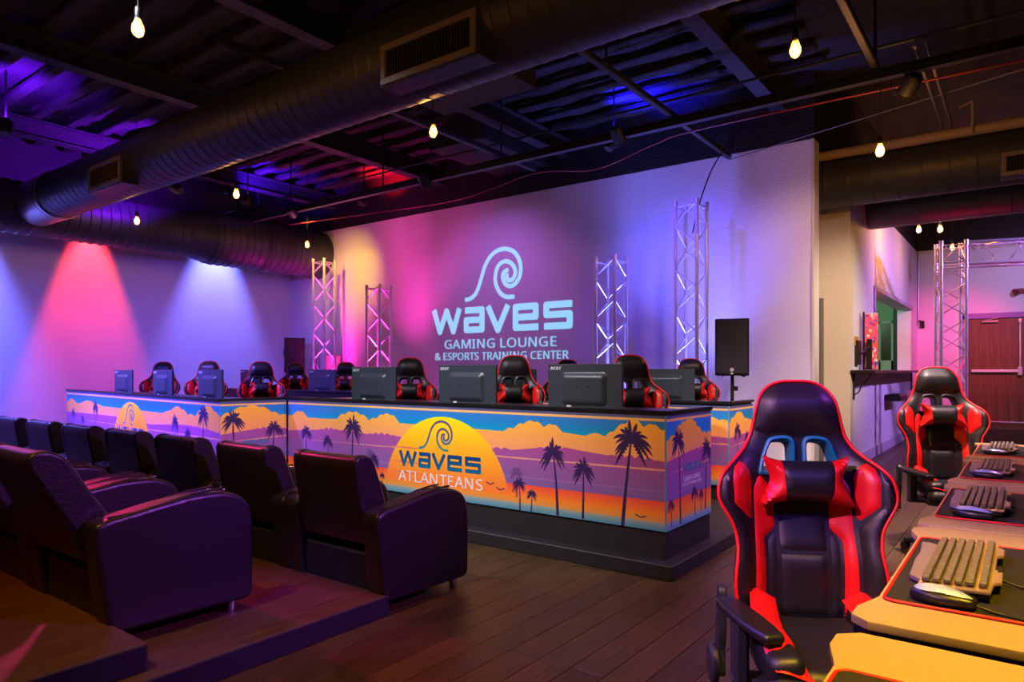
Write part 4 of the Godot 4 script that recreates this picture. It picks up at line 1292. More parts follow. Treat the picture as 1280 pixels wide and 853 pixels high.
func monitor(at: Vector3, yaw: float, w: float, label: String, group: String) -> void:
	# seen from behind: back towards +z
	var t := thing("monitor", label, "monitor", at, deg_to_rad(yaw), group)
	var h := w * 0.535
	var key := "mon%d" % int(w * 1000)
	var lift := 0.001
	part("back_shell", kept(key + "s", func() -> Mesh: return MB.new().box(V(0, lift + h / 2, 0), V(w, h, 0.02), 0.005).mesh()), M.monitor_plastic, t)
	part("screen", kept(key + "f", func() -> Mesh: return MB.new().box(V(0, lift + h / 2 + 0.004, -0.0105), V(w - 0.016, h - 0.03, 0.002)).mesh()), M.screen_glass, t)
	part("rear_housing", kept(key + "h", func() -> Mesh:
		var b := MB.new()
		var o := rounded_rect(w * 0.62, h * 0.74, 0.03)
		panel(b, o, [], func(p: Vector2) -> Vector3:
			return V(p.x, p.y + lift + h * 0.45, 0.0098 + 0.022 * smoothstep(0.0, 0.034, poly_dist(o, p))), 0.012)
		return b.mesh(60)), M.monitor_plastic, t)
	for sx in [-1.0, 1.0]:
		part("mount_screw", kept("mount_screw", func() -> Mesh: return MB.new().disc(V(0, 0, 0), V(0, 0, 1), 0.006, 10).mesh()), M.vent_dark, t, Transform3D(Basis.IDENTITY, V(sx * 0.045, lift + h * 0.50, 0.0325)))
	part("info_sticker", kept("mon_tag", func() -> Mesh: return MB.new().box(V(0, 0, 0), V(0.035, 0.014, 0.001)).mesh()), M.print_grey, t, Transform3D(Basis.IDENTITY, V(-w * 0.2, lift + 0.022, 0.012)))
	part("stand_neck", kept("mon_neck", func() -> Mesh: return MB.new().box(V(0, 0.05, -0.03), V(0.07, 0.10, 0.03), 0.005).mesh()), M.black_plastic, t)
	part("stand_foot", kept("mon_foot", func() -> Mesh: return MB.new().box(V(0, 0.006, -0.05), V(0.22, 0.012, 0.17), 0.005).mesh()), M.black_plastic, t)
	write("lettering", "acer", w * 0.155, 0.022, M.print_grey, t, Transform3D(Basis.IDENTITY, V(-w * 0.465, lift + h * 0.87, 0.0102)), true, 0.002)

func monitors() -> void:
	var y := 0.9145 + 0.0
	var rows := [
		["on the front counter, back to the room, nearest the sun print's left", V(-4.408, 0.9415, -3.93), 0.546],
		["on the front counter, in the middle above the big sun", V(-3.371, 0.9415, -3.93), 0.568],
		["on the front counter, nearest the counter's right corner", V(-2.348, 0.9415, -3.93), 0.570],
	]
	for r in rows:
		monitor(r[1], 0.0, r[2], "dark monitor " + r[0], "monitors on the front counter")
	for r in [["first from the left wall", -8.55, 4.0], ["second from the left wall", -7.32, 6.6], ["third from the left wall, largest in view", -6.14, 6.6]]:
		var z: float = -3.46 - (-6.14 - r[1]) * 0.116
		monitor(V(r[1], 0.9275, z), -r[2], 0.53, "dark monitor on the angled left counter, " + r[0], "monitors on the angled counter")
	for r in [["left, between the two far chairs", -9.45], ["behind the gap between the counters", -7.75], ["hidden behind the middle front chair", -4.45], ["behind the right front chair", -2.70]]:
		monitor(V(r[1], 0.9125, -5.98), 0.0, 0.57, "dark monitor on the rear counter, " + r[0], "monitors on the rear counter")

# ------------------------------------------------------------------ gaming chairs
func poly_dist(poly: PackedVector2Array, p: Vector2) -> float:
	var d := 1e9
	var n := poly.size()
	for i in n:
		var q := Geometry2D.get_closest_point_to_segment(p, poly[i], poly[(i + 1) % n])
		d = minf(d, q.distance_squared_to(p))
	return sqrt(d)

func panel(b: MB, poly: PackedVector2Array, holes: Array, zf: Callable, cell: float, flip := false) -> void:
	# covers a flat outline with small cells and lifts each point to zf(point)
	var r := Rect2(poly[0], Vector2.ZERO)
	for p in poly:
		r = r.expand(p)
	var nx := int(ceil(r.size.x / cell))
	var ny := int(ceil(r.size.y / cell))
	var lifted := {}
	var lift := func(p: Vector2) -> Vector3:
		var key := Vector2i((p * 50000.0).round())
		if not lifted.has(key):
			lifted[key] = zf.call(p)
		return lifted[key]
	for i in nx:
		for j in ny:
			var o := r.position + Vector2(i * cell, j * cell)
			var mid := o + Vector2(cell, cell) * 0.5
			var dd := poly_dist(poly, mid)
			var inn := Geometry2D.is_point_in_polygon(mid, poly)
			if not inn and dd > cell * 0.75:
				continue
			var sq := PackedVector2Array([o, o + Vector2(cell, 0), o + Vector2(cell, cell), o + Vector2(0, cell)])
			var pieces := [sq]
			if dd <= cell * 0.75:
				pieces = Geometry2D.intersect_polygons(sq, poly)
			for h in holes:
				if poly_dist(h, mid) <= cell * 0.75:
					var nxt := []
					for q in pieces:
						nxt.append_array(Geometry2D.clip_polygons(q, h))
					pieces = nxt
				elif Geometry2D.is_point_in_polygon(mid, h):
					pieces = []
			for q in pieces:
				if q.size() < 3 or Geometry2D.is_polygon_clockwise(q) and pieces.size() > 1:
					continue
				var idx := Geometry2D.triangulate_polygon(q)
				for k in range(0, idx.size(), 3):
					var a: Vector2 = q[idx[k]]; var bb: Vector2 = q[idx[k + 1]]; var c: Vector2 = q[idx[k + 2]]
					var ccw := (bb - a).cross(c - a) > 0.0
					if ccw != flip:
						b.tri(lift.call(a), lift.call(bb), lift.call(c))
					else:
						b.tri(lift.call(a), lift.call(c), lift.call(bb))

func mirror2(p: PackedVector2Array) -> PackedVector2Array:
	var o := PackedVector2Array()
	for q in p:
		o.append(Vector2(-q.x, q.y))
	o.reverse()
	return o

func back_z(p: Vector2) -> float:
	# how far the front of the backrest stands out: side wings, head bulge, lumbar hollow
	var x := absf(p.x)
	var w := smoothstep(0.10, 0.25, x) * 0.085 * (1.0 - smoothstep(0.36, 0.52, p.y) * 0.9)
	var head := 0.030 * smoothstep(0.50, 0.60, p.y) * (1.0 - smoothstep(0.06, 0.17, x)) - 0.03 * smoothstep(0.62, 0.70, p.y)
	var lum := 0.02 * exp(-pow((p.y - 0.10) / 0.10, 2.0))
	return w + head + lum

func back_outline() -> PackedVector2Array:
	var h := PackedVector2Array([Vector2(0.0, -0.08), Vector2(0.12, -0.08), Vector2(0.205, -0.07), Vector2(0.224, 0.0), Vector2(0.226, 0.06), Vector2(0.217, 0.13), Vector2(0.217, 0.17), Vector2(0.226, 0.215), Vector2(0.246, 0.255), Vector2(0.266, 0.29), Vector2(0.272, 0.325), Vector2(0.262, 0.37), Vector2(0.238, 0.405), Vector2(0.203, 0.44), Vector2(0.173, 0.475), Vector2(0.154, 0.51), Vector2(0.143, 0.545), Vector2(0.134, 0.59), Vector2(0.122, 0.635), Vector2(0.105, 0.665), Vector2(0.08, 0.686), Vector2(0.045, 0.698), Vector2(0, 0.70)])
	var all := PackedVector2Array(h)
	for i in range(h.size() - 2, 0, -1):
		all.append(Vector2(-h[i].x, h[i].y))
	return smooth_path(all, true, 3)

func hole_outline() -> PackedVector2Array:
	return smooth_path(PackedVector2Array([Vector2(0.022, 0.40), Vector2(0.020, 0.45), Vector2(0.022, 0.488), Vector2(0.038, 0.503), Vector2(0.080, 0.500), Vector2(0.098, 0.482), Vector2(0.116, 0.43), Vector2(0.122, 0.40), Vector2(0.112, 0.392), Vector2(0.034, 0.392)]), true, 3)

func chair_meshes() -> void:
	var out := back_outline()
	var hr := hole_outline()
	var hl := mirror2(hr)
	var holes := [hr, hl]
	# black cover: front, sides and rear of the backrest shell
	var b := MB.new()
	panel(b, out, holes, func(p: Vector2) -> Vector3:
		var d := poly_dist(out, p)
		return V(p.x, p.y, back_z(p) - 0.012 * exp(-d / 0.012)), 0.015)
	panel(b, out, holes, func(p: Vector2) -> Vector3:
		var d := poly_dist(out, p)
		return V(p.x * 0.97, p.y, minf(-0.02, back_z(p) * 0.85 - 0.075) + 0.02 * exp(-d / 0.03)), 0.03, true)
	var side := []
	for p in out:
		side.append([V(p.x, p.y, back_z(p) - 0.012), V(p.x * 0.97, p.y, minf(-0.02, back_z(p) * 0.85 - 0.075) + 0.02)])
	for i in out.size():
		var j := (i + 1) % out.size()
		b.quad(side[i][0], side[i][1], side[j][1], side[j][0])
	cache["shell"] = b.mesh(50)
	# piping along the rim
	var rim := PackedVector3Array()
	for p in out:
		if p.y > -0.06:
			rim.append(V(p.x * 1.003, p.y, back_z(p) - 0.008))
	# the outline starts and ends at the bottom, so the run is one open line
	var k0 := 0
	for i in rim.size():
		if rim[i].distance_to(rim[(i + 1) % rim.size()]) > 0.08:
			k0 = (i + 1) % rim.size()
	var run := PackedVector3Array()
	for i in rim.size():
		run.append(rim[(k0 + i) % rim.size()])
	cache["piping"] = MB.new().tube(run, 0.0058, 8).mesh(60)
	# hole liners
	for side_ in 2:
		var h: PackedVector2Array = holes[side_]
		var c := Vector2.ZERO
		for p in h:
			c += p / h.size()
		var rings := []
		for st in [[1.20, -0.004], [1.16, 0.010], [1.02, 0.013], [0.90, 0.006], [0.86, -0.07]]:
			var row := PackedVector3Array()
			for p in h:
				var q: Vector2 = c + (p - c) * st[0]
				row.append(V(q.x, q.y, back_z(p) + st[1]))
			rings.append(row)
		var mb := MB.new()
		rings.reverse()
		mb.grid(rings, false, true)
		cache["bezel%d" % side_] = mb.mesh(50)
	# upholstery panels laid on the cover
	var pan := func(poly: PackedVector2Array, puff: float, sig := 0.012) -> Mesh:
		var m := MB.new()
		panel(m, poly, holes, func(p: Vector2) -> Vector3:
			var d := poly_dist(poly, p)
			return V(p.x, p.y, back_z(p) - 0.002 + puff * (1.0 - exp(-d / sig))), 0.012)
		return m.mesh(55)
	var inset := func(poly: PackedVector2Array, dx: float) -> PackedVector2Array:
		return Geometry2D.offset_polygon(poly, -dx, Geometry2D.JOIN_ROUND)[0]
	# headrest: the outline above the seam
	var head: PackedVector2Array = Geometry2D.intersect_polygons(inset.call(out, 0.007), smooth_path(PackedVector2Array([Vector2(-0.3, 0.8), Vector2(-0.3, 0.53), Vector2(-0.15, 0.535), Vector2(-0.10, 0.512), Vector2(-0.05, 0.520), Vector2(0.0, 0.505), Vector2(0.05, 0.520), Vector2(0.10, 0.512), Vector2(0.15, 0.535), Vector2(0.3, 0.53), Vector2(0.3, 0.8)]), true, 3))[0]
	cache["headrest"] = pan.call(head, 0.012, 0.018)
	var stripe := PackedVector2Array([Vector2(0.118, -0.06), Vector2(0.162, -0.06), Vector2(0.154, 0.25), Vector2(0.154, 0.34), Vector2(0.138, 0.375), Vector2(0.126, 0.385), Vector2(0.112, 0.37), Vector2(0.084, 0.33), Vector2(0.083, 0.215), Vector2(0.119, 0.175)])
	var shoulder := PackedVector2Array([Vector2(0.158, 0.228), Vector2(0.224, 0.288), Vector2(0.228, 0.36), Vector2(0.218, 0.405), Vector2(0.200, 0.425), Vector2(0.178, 0.418), Vector2(0.158, 0.385)])
	var bol: PackedVector2Array = Geometry2D.clip_polygons(Geometry2D.intersect_polygons(inset.call(out, 0.008), PackedVector2Array([Vector2(0.166, -0.06), Vector2(0.3, -0.06), Vector2(0.3, 0.40), Vector2(0.23, 0.40), Vector2(0.23, 0.285), Vector2(0.161, 0.222)]))[0], PackedVector2Array([Vector2(9, 9), Vector2(9.1, 9), Vector2(9, 9.1)]))[0]
	var lower := PackedVector2Array([Vector2(0.080, -0.06), Vector2(0.114, -0.06), Vector2(0.115, 0.172), Vector2(0.080, 0.208)])
	var centre_hi := PackedVector2Array([Vector2(-0.074, 0.137), Vector2(0.074, 0.137), Vector2(0.077, 0.38), Vector2(-0.077, 0.38)])
	var centre_lo := PackedVector2Array([Vector2(-0.072, -0.06), Vector2(0.072, -0.06), Vector2(0.074, 0.131), Vector2(-0.074, 0.131)])
	cache["centre_hi"] = pan.call(centre_hi, 0.010)
	cache["centre_lo"] = pan.call(centre_lo, 0.010)
	var pieces := {"stripe": [stripe, 0.014], "shoulder": [shoulder, 0.013], "bolster": [bol, 0.012], "lower": [lower, 0.008]}
	for key in pieces:
		cache[key + "0"] = pan.call(pieces[key][0], pieces[key][1])
		cache[key + "1"] = pan.call(mirror2(pieces[key][0]), pieces[key][1])
	# neck pillow with bow-tie ends: puffed on both faces
	var pil := smooth_path(PackedVector2Array([Vector2(-0.045, 0.070), Vector2(0.045, 0.070), Vector2(0.085, 0.070)]), false, 2)
	var whole := PackedVector2Array([Vector2(-0.062, -0.066), Vector2(0.062, -0.066), Vector2(0.095, -0.070), Vector2(0.148, -0.080), Vector2(0.122, -0.02), Vector2(0.112, 0.015), Vector2(0.132, 0.082), Vector2(0.085, 0.068), Vector2(-0.085, 0.068), Vector2(-0.132, 0.082), Vector2(-0.112, 0.015), Vector2(-0.122, -0.02), Vector2(-0.148, -0.080), Vector2(-0.095, -0.070)])
	whole = smooth_path(whole, true, 3)
	var mid_p: PackedVector2Array = Geometry2D.intersect_polygons(whole, PackedVector2Array([Vector2(-0.046, -0.2), Vector2(0.046, -0.2), Vector2(0.072, -0.02), Vector2(0.084, 0.2), Vector2(-0.084, 0.2), Vector2(-0.072, -0.02)]))[0]
	var end_r: PackedVector2Array = Geometry2D.intersect_polygons(whole, PackedVector2Array([Vector2(0.047, -0.2), Vector2(0.3, -0.2), Vector2(0.3, 0.2), Vector2(0.085, 0.2), Vector2(0.073, -0.02)]))[0]
	var puffed := func(poly: PackedVector2Array) -> Mesh:
		var m := MB.new()
		for s in [1.0, -1.0]:
			panel(m, poly, [], func(p: Vector2) -> Vector3:
				var d := poly_dist(whole, p)
				var e := poly_dist(poly, p)
				return V(p.x, p.y, s * (0.001 + 0.058 * sqrt(1.0 - pow(1.0 - clampf(d / 0.066, 0, 1), 2.0)) - 0.004 * exp(-e / 0.006))), 0.011, s < 0.0)
		return m.mesh(60)
	cache["pillow_mid"] = puffed.call(mid_p)
	cache["pillow_end0"] = puffed.call(end_r)
	cache["pillow_end1"] = puffed.call(mirror2(end_r))
	# seat
	var dish := func(p: Vector3) -> Vector3:
		return V(p.x, p.y - 0.012 * cos(clampf(p.x / 0.17, -1, 1) * PI / 2), p.z)
	cache["seat_pad"] = MB.new().rbox(V(0, 0.415, 0.05), V(0.28, 0.10, 0.47), 0.040, Basis.IDENTITY, 3, 6, dish).mesh(60)
	cache["seat_front"] = MB.new().rbox(V(0, 0.392, 0.265), V(0.44, 0.095, 0.09), 0.042, Basis.IDENTITY, 3, 4).mesh(60)
	for s in 2:
		var sg := 1.0 if s == 0 else -1.0
		# side bolsters: a red top that flares in at the front, black flank below
		var outl := PackedVector2Array([Vector2(0.100, -0.16), Vector2(0.175, -0.19), Vector2(0.205, 0.0), Vector2(0.212, 0.20), Vector2(0.200, 0.285), Vector2(0.105, 0.285), Vector2(0.088, 0.255), Vector2(0.122, 0.205), Vector2(0.125, 0.05)])
		var m := MB.new()
		panel(m, outl, [], func(p: Vector2) -> Vector3:
			var d := poly_dist(outl, p)
			var y := 0.480 + 0.022 * smoothstep(0.10, 0.19, p.x) + 0.035 * (1.0 - smoothstep(-0.20, -0.02, p.y)) - 0.045 * smoothstep(0.12, 0.29, p.y) + 0.016 * (1.0 - exp(-d / 0.014))
			return V(p.x * sg, y, p.y), 0.014, s == 0)
		cache["seat_red%d" % s] = m.mesh(55)
		cache["seat_flank%d" % s] = MB.new().rbox(V(0.165 * sg, 0.438, 0.04), V(0.095, 0.105, 0.48), 0.03, Basis(Vector3.BACK, -0.12 * sg), 3, 3).mesh(60)
		# arm rests, swivelled inwards; recliner hinge and its round cover
		var slope := Basis(Vector3.UP, -0.33 * sg) * Basis(Vector3.RIGHT, 0.06)
		cache["arm_pad%d" % s] = MB.new().rbox(V(0.232 * sg, 0.487, 0.085), V(0.086, 0.030, 0.285), 0.0148, slope, 3, 5, func(p: Vector3) -> Vector3: return V(p.x * (1.0 - 0.28 * smoothstep(0.05, 0.142, absf(p.z))), p.y, p.z)).mesh(60)
		cache["arm_post%d" % s] = MB.new().box(V(0.250 * sg, 0.39, 0.06), V(0.042, 0.18, 0.085), 0.010).box(V(0.20 * sg, 0.305, 0.05), V(0.15, 0.018, 0.07), 0.005).mesh()
		cache["hinge_plate%d" % s] = MB.new().prism(fillet(PackedVector2Array([Vector2(-0.275, 0.20), Vector2(-0.175, 0.20), Vector2(-0.185, 0.28), Vector2(-0.165, 0.34), Vector2(-0.150, 0.48), Vector2(-0.165, 0.505), Vector2(-0.205, 0.505), Vector2(-0.225, 0.36)]), 0.02), 0.0, 0.026, 0.006, Transform3D(Basis(Vector3.UP, -PI / 2), V(0.262 * sg + 0.013, 0, 0))).mesh()
		cache["hinge_cover%d" % s] = MB.new().lathe(PackedVector2Array([Vector2(0, 0), Vector2(0.060, 0), Vector2(0.064, 0.006), Vector2(0.064, 0.018), Vector2(0.056, 0.026), Vector2(0, 0.028)]), 28, Transform3D(Basis(Vector3.BACK, -PI / 2 * sg), V(0.272 * sg, 0.235, -0.215))).mesh()
	cache["star_leg"] = MB.new().rbox(V(0, 0.075, 0.15), V(0.055, 0.035, 0.28), 0.012, Basis(Vector3.RIGHT, 0.10), 2, 2).mesh(60)
	var cas := MB.new()
	for s in [-1.0, 1.0]:
		cas.lathe(PackedVector2Array([Vector2(0, -0.009), Vector2(0.022, -0.009), Vector2(0.025, -0.005), Vector2(0.025, 0.005), Vector2(0.022, 0.009), Vector2(0, 0.009)]), 14, Transform3D(Basis(Vector3.BACK, PI / 2), V(s * 0.015, 0.025, 0.285)))
	cas.tube(line(V(0, 0.03, 0.285), V(0, 0.062, 0.285)), 0.008, 8)
	cache["caster"] = cas.mesh()

func gaming_chair(at: Vector3, yaw: float, lift: float, teal: bool, label: String, group: String) -> void:
	var t := thing("gaming_chair", label, "gaming chair", at, deg_to_rad(yaw), group)
	var L := Transform3D(Basis.IDENTITY, V(0, lift, 0))
	var B := Transform3D(Basis(Vector3.RIGHT, deg_to_rad(-9.0)), V(0, 0.475 + lift, -0.20))
	var bk := part("backrest", cache["shell"], M.black_leather, t, B)
	part("piping", cache["piping"], M.piping_red, bk)
	for s in 2:
		part("hole_bezel", cache["bezel%d" % s], M.bezel_teal_sheen if teal else M.black_plastic, bk)
		part("red_stripe", cache["stripe%d" % s], M.red_leather, bk)
		part("red_shoulder_panel", cache["shoulder%d" % s], M.red_leather, bk)
		part("side_bolster", cache["bolster%d" % s], M.black_leather, bk)
		part("lower_panel", cache["lower%d" % s], M.black_leather, bk)
	part("headrest", cache["headrest"], M.black_leather, bk)
	part("centre_panel", cache["centre_hi"], M.black_leather, bk)
	part("centre_panel", cache["centre_lo"], M.black_leather, bk)
	var pl := part("neck_pillow", cache["pillow_mid"], M.black_leather, t, B * Transform3D(Basis(Vector3.RIGHT, 0.08), V(0.004, 0.362, 0.062)))
	part("pillow_end", cache["pillow_end0"], M.red_leather, pl)
	part("pillow_end", cache["pillow_end1"], M.red_leather, pl)
	var st := part("seat", cache["seat_pad"], M.black_leather, t, Transform3D(Basis.IDENTITY, V(0, lift - 0.035, 0)))
	part("seat_lip", cache["seat_front"], M.black_leather, st)
	for s in 2:
		part("red_seat_bolster", cache["seat_red%d" % s], M.red_leather, st)
		part("seat_flank", cache["seat_flank%d" % s], M.black_leather, st)
		var pd := part("armrest", cache["arm_pad%d" % s], M.black_plastic, t, L)
		part("arm_post", cache["arm_post%d" % s], M.dark_plastic, pd)
		part("hinge_plate", cache["hinge_plate%d" % s], M.dark_plastic, t, L)
		part("hinge_cover", cache["hinge_cover%d" % s], M.dark_plastic, t, L)
	part("seat_plate", kept("seat_plate", func() -> Mesh: return MB.new().box(V(0, 0.305, 0), V(0.36, 0.03, 0.30), 0.006).mesh()), M.black_steel, t, L)
	part("gas_lift", MB.new().tube(line(V(0, 0.09, 0), V(0, 0.30 + lift, 0)), 0.026, 14).lathe(PackedVector2Array([Vector2(0.05, 0.055), Vector2(0.05, 0.10), Vector2(0.034, 0.12), Vector2(0.034, 0.20)]), 16).mesh(), M.black_plastic, t)
	for k in 5:
		var lg := part("leg", cache["star_leg"], M.black_plastic, t, Transform3D(Basis(Vector3.UP, TAU * k / 5.0 + 0.3), Vector3.ZERO))
		part("caster", cache["caster"], M.black_plastic, lg)

func gaming_chairs() -> void:
	chair_meshes()
	gaming_chair(V(-0.48, 0, -2.17), 29, 0.0, true, "nearest black and red gaming chair, a teal sheen coloured onto its back opening rims", "")
	gaming_chair(V(-0.385, 0, -5.24), 22, 0.06, false, "black and red gaming chair at the far gaming desks, before the wooden door", "")
	var g := "gaming chairs behind the front counter"
	gaming_chair(V(-4.70, 0.089, -4.62), 42, 0.075, false, "black and red gaming chair behind the front counter, left of the middle monitor", g)
	gaming_chair(V(-3.46, 0.089, -4.62), 34, 0.082, false, "black and red gaming chair behind the front counter, between the middle and right monitors", g)
	gaming_chair(V(-2.30, 0.089, -4.62), 38, 0.070, false, "black and red gaming chair behind the front counter, nearest its right corner", g)
	g = "gaming chairs behind the angled counter"
	gaming_chair(V(-9.64, 0.089, -4.60), 40, 0.075, false, "black and red gaming chair behind the angled counter, nearest the left wall", g)
	gaming_chair(V(-8.42, 0.089, -4.60), 40, 0.075, false, "black and red gaming chair half hidden by the largest monitor on the angled counter", g)
	gaming_chair(V(-7.34, 0.089, -4.78), 58, 0.06, false, "black and red gaming chair in full view above the right corner of the angled counter", g)
	g = "gaming chairs behind the rear counter"
	gaming_chair(V(-9.56, 0.089, -6.82), 50, 0.08, false, "black and red gaming chair behind the rear counter, just before the corner loudspeaker", g)
	gaming_chair(V(-8.15, 0.089, -6.66), 42, 0.08, false, "black and red gaming chair behind the rear counter, between the two pink towers", g)
	gaming_chair(V(-4.34, 0.089, -6.75), 20, 0.08, false, "gaming chair behind the rear counter, only its dark top showing above a monitor", g)
	gaming_chair(V(-2.68, 0.089, -6.70), 34, 0.075, false, "black and red gaming chair behind the rear counter, before the tall blue tower", g)

# ------------------------------------------------------------------ recliners
func recliner_meshes() -> void:
	# side views drawn in (z, y): front of the seat at -z; prisms run along x
	var tf := Transform3D(Basis(Vector3(0, 0, 1), Vector3(0, 1, 0), Vector3(-1, 0, 0)), Vector3.ZERO)
	var arm := fillet(PackedVector2Array([Vector2(0.300, 0.488), Vector2(0.26, 0.514), Vector2(0.18, 0.524), Vector2(0.06, 0.544), Vector2(-0.10, 0.564), Vector2(-0.24, 0.562), Vector2(-0.33, 0.530), Vector2(-0.375, 0.47), Vector2(-0.385, 0.40), Vector2(-0.385, 0.05), Vector2(0.24, 0.060), Vector2(0.270, 0.26)]), 0.05)
	cache["rec_arm"] = MB.new().prism(arm, -0.062, 0.062, 0.020, tf, 4).mesh(50)
	var strip := PackedVector3Array()
	for k in 9:
		var u := k / 8.0
		strip.append(V(0, lerpf(0.524, 0.576, smoothstep(0.0, 1.0, u * 1.05)), lerpf(0.24, -0.24, u)))
	cache["rec_welt"] = MB.new().tube(strip, 0.005, 6).mesh(60)
	# upright backs for the front row, reclined ones for the tier
	var backs := [
		PackedVector2Array([Vector2(0.322, 0.735), Vector2(0.310, 0.768), Vector2(0.255, 0.778), Vector2(0.205, 0.750), Vector2(0.155, 0.62), Vector2(0.105, 0.48), Vector2(0.06, 0.36), Vector2(0.12, 0.32), Vector2(0.25, 0.325), Vector2(0.268, 0.36)]),
		PackedVector2Array([Vector2(0.475, 0.745), Vector2(0.462, 0.782), Vector2(0.405, 0.792), Vector2(0.345, 0.755), Vector2(0.255, 0.61), Vector2(0.155, 0.46), Vector2(0.08, 0.36), Vector2(0.14, 0.32), Vector2(0.265, 0.32), Vector2(0.295, 0.37)]),
	]
	for k in 2:
		cache["rec_back%d" % k] = MB.new().prism(fillet(backs[k], 0.03), -0.245, 0.245, 0.022, tf, 4).mesh(50)
		var wing := PackedVector2Array()
		for i in backs[k].size():
			var q: Vector2 = backs[k][i]
			if i == 6:
				continue
			wing.append(q + Vector2(-0.004 if i in [3, 4, 5] else 0.005, 0.006 if i in [1, 2, 3] else 0.06 if i > 6 else 0.0))
		cache["rec_wing%d" % k] = MB.new().prism(fillet(wing, 0.035), -0.026, 0.026, 0.014, tf, 3).mesh(50)
	cache["rec_seat"] = MB.new().rbox(V(0, 0.295, -0.10), V(0.465, 0.15, 0.52), 0.05, Basis.IDENTITY, 3, 3).mesh(60)
	cache["rec_front"] = MB.new().rbox(V(0, 0.20, -0.345), V(0.465, 0.27, 0.07), 0.028, Basis.IDENTITY, 3, 2).mesh(60)
	cache["rec_base"] = MB.new().box(V(0, 0.17, -0.03), V(0.60, 0.22, 0.52), 0.01).mesh()
	cache["rec_foot"] = MB.new().lathe(PackedVector2Array([Vector2(0, 0), Vector2(0.016, 0), Vector2(0.020, 0.008), Vector2(0.021, 0.066), Vector2(0, 0.066)]), 14).mesh()
	cache["rec_cup"] = MB.new().lathe(PackedVector2Array([Vector2(0.0, 0.0), Vector2(0.014, 0.0), Vector2(0.019, 0.004), Vector2(0.021, 0.0)]), 16).mesh()

func recliner(at: Vector3, tilt: int, label: String, group: String) -> void:
	var t := thing("recliner", label, "recliner", at, 0.0, group)
	part("backrest", cache["rec_back%d" % tilt], M.sofa_leather, t)
	part("seat_cushion", cache["rec_seat"], M.sofa_leather, t)
	part("footrest", cache["rec_front"], M.sofa_leather, t)
	part("base_frame", cache["rec_base"], M.sofa_base, t)
	for s in [-1.0, 1.0]:
		var a := part("armrest", cache["rec_arm"], M.sofa_leather, t, Transform3D(Basis.IDENTITY, V(s * 0.320, 0, 0)))
		part("welt", cache["rec_welt"], M.sofa_leather, a, Transform3D(Basis.IDENTITY, V(-0.040, -0.004, 0)))
		part("welt", cache["rec_welt"], M.sofa_leather, a, Transform3D(Basis.IDENTITY, V(0.040, -0.004, 0)))
		part("recline_button", cache["rec_cup"], M.chrome, a, Transform3D(Basis.IDENTITY, V(-0.015, 0.564, -0.20)))
		part("recline_button", cache["rec_cup"], M.chrome, a, Transform3D(Basis.IDENTITY, V(0.015, 0.561, -0.245)))
		part("back_wing", cache["rec_wing%d" % tilt], M.sofa_leather, t, Transform3D(Basis.IDENTITY, V(s * 0.228, 0, 0)))
		for z in [-0.30, 0.20]:
			part("foot", cache["rec_foot"], M.chrome, t, Transform3D(Basis.IDENTITY, V(s * 0.335, 0, z)))

func recliners() -> void:
	recliner_meshes()
	var order := ["at the aisle end of the front row", "second from the aisle end of the front row", "third from the aisle end of the front row", "fourth from the aisle end of the front row", "fifth from the aisle end of the front row", "sixth from the aisle end of the front row", "seventh from the aisle end of the front row", "eighth from the aisle end of the front row"]
	for k in 8:
		recliner(V(-2.89 - 0.765 * k, 0, -2.555), 0, "dark leather recliner seen from behind, " + order[k], "recliners in the front row")
	for k in 3:
		recliner(V(-3.255 - 0.765 * k, 0.10, -1.445), 1, "dark leather recliner on the low tier, " + ["nearest of all, beside the aisle", "second from the aisle, only arms showing", "third from the aisle"][k], "recliners on the low tier")

# ------------------------------------------------------------------ gaming desks with keyboards and mice
func gaming_desk(z0: float, z1: float, label: String) -> void:
	# z0 the end nearer the camera; the front edge runs along z at x = -0.24 with the corners standing proud
	var t := thing("gaming_desk", label, "desk", V(0, 0, z0), 0.0, "gaming desks in a row")
	var L := z0 - z1
	var pts := PackedVector2Array([Vector2(0.46, 0.0), Vector2(-0.235, 0.0), Vector2(-0.268, 0.03), Vector2(-0.268, 0.085), Vector2(-0.256, 0.125), Vector2(-0.243, 0.17), Vector2(-0.243, L - 0.17), Vector2(-0.256, L - 0.125), Vector2(-0.268, L - 0.085), Vector2(-0.268, L - 0.03), Vector2(-0.235, L), Vector2(0.46, L)])
	# plan (x, distance into the room) lifted to y
	var tf := Transform3D(Basis(Vector3(1, 0, 0), Vector3(0, 0, -1), Vector3(0, 1, 0)), Vector3.ZERO)
	part("desk_top", MB.new().prism(pts, 0.722, 0.74, 0.003, tf, 2).mesh(30), M.desk_top, t)
	var in_ := PackedVector2Array()
	for p in pts:
		in_.append(Vector2(p.x + (0.004 if p.x < 0 else -0.004), clampf(p.y, 0.004, L - 0.004)))
	part("desk_edge", MB.new().prism(in_, 0.700, 0.7225, 0.004, tf, 2).mesh(30), M.desk_edge, t)
	for z in [0.10, L - 0.10]:
		part("leg", MB.new().box(V(0.12, 0.35, -z), V(0.07, 0.70, 0.05), 0.006).box(V(0.12, 0.015, -z), V(0.56, 0.03, 0.06), 0.006).mesh(), M.black_steel, t)
	part("crossbar", MB.new().box(V(0.18, 0.60, -L / 2), V(0.03, 0.06, L - 0.24), 0.004).mesh(), M.black_steel, t)
	for z in [0.06, L - 0.06]:
		part("end_bracket", MB.new().box(V(0.10, 0.69, -z), V(0.5, 0.02, 0.05), 0.004).mesh(), M.black_steel, t)

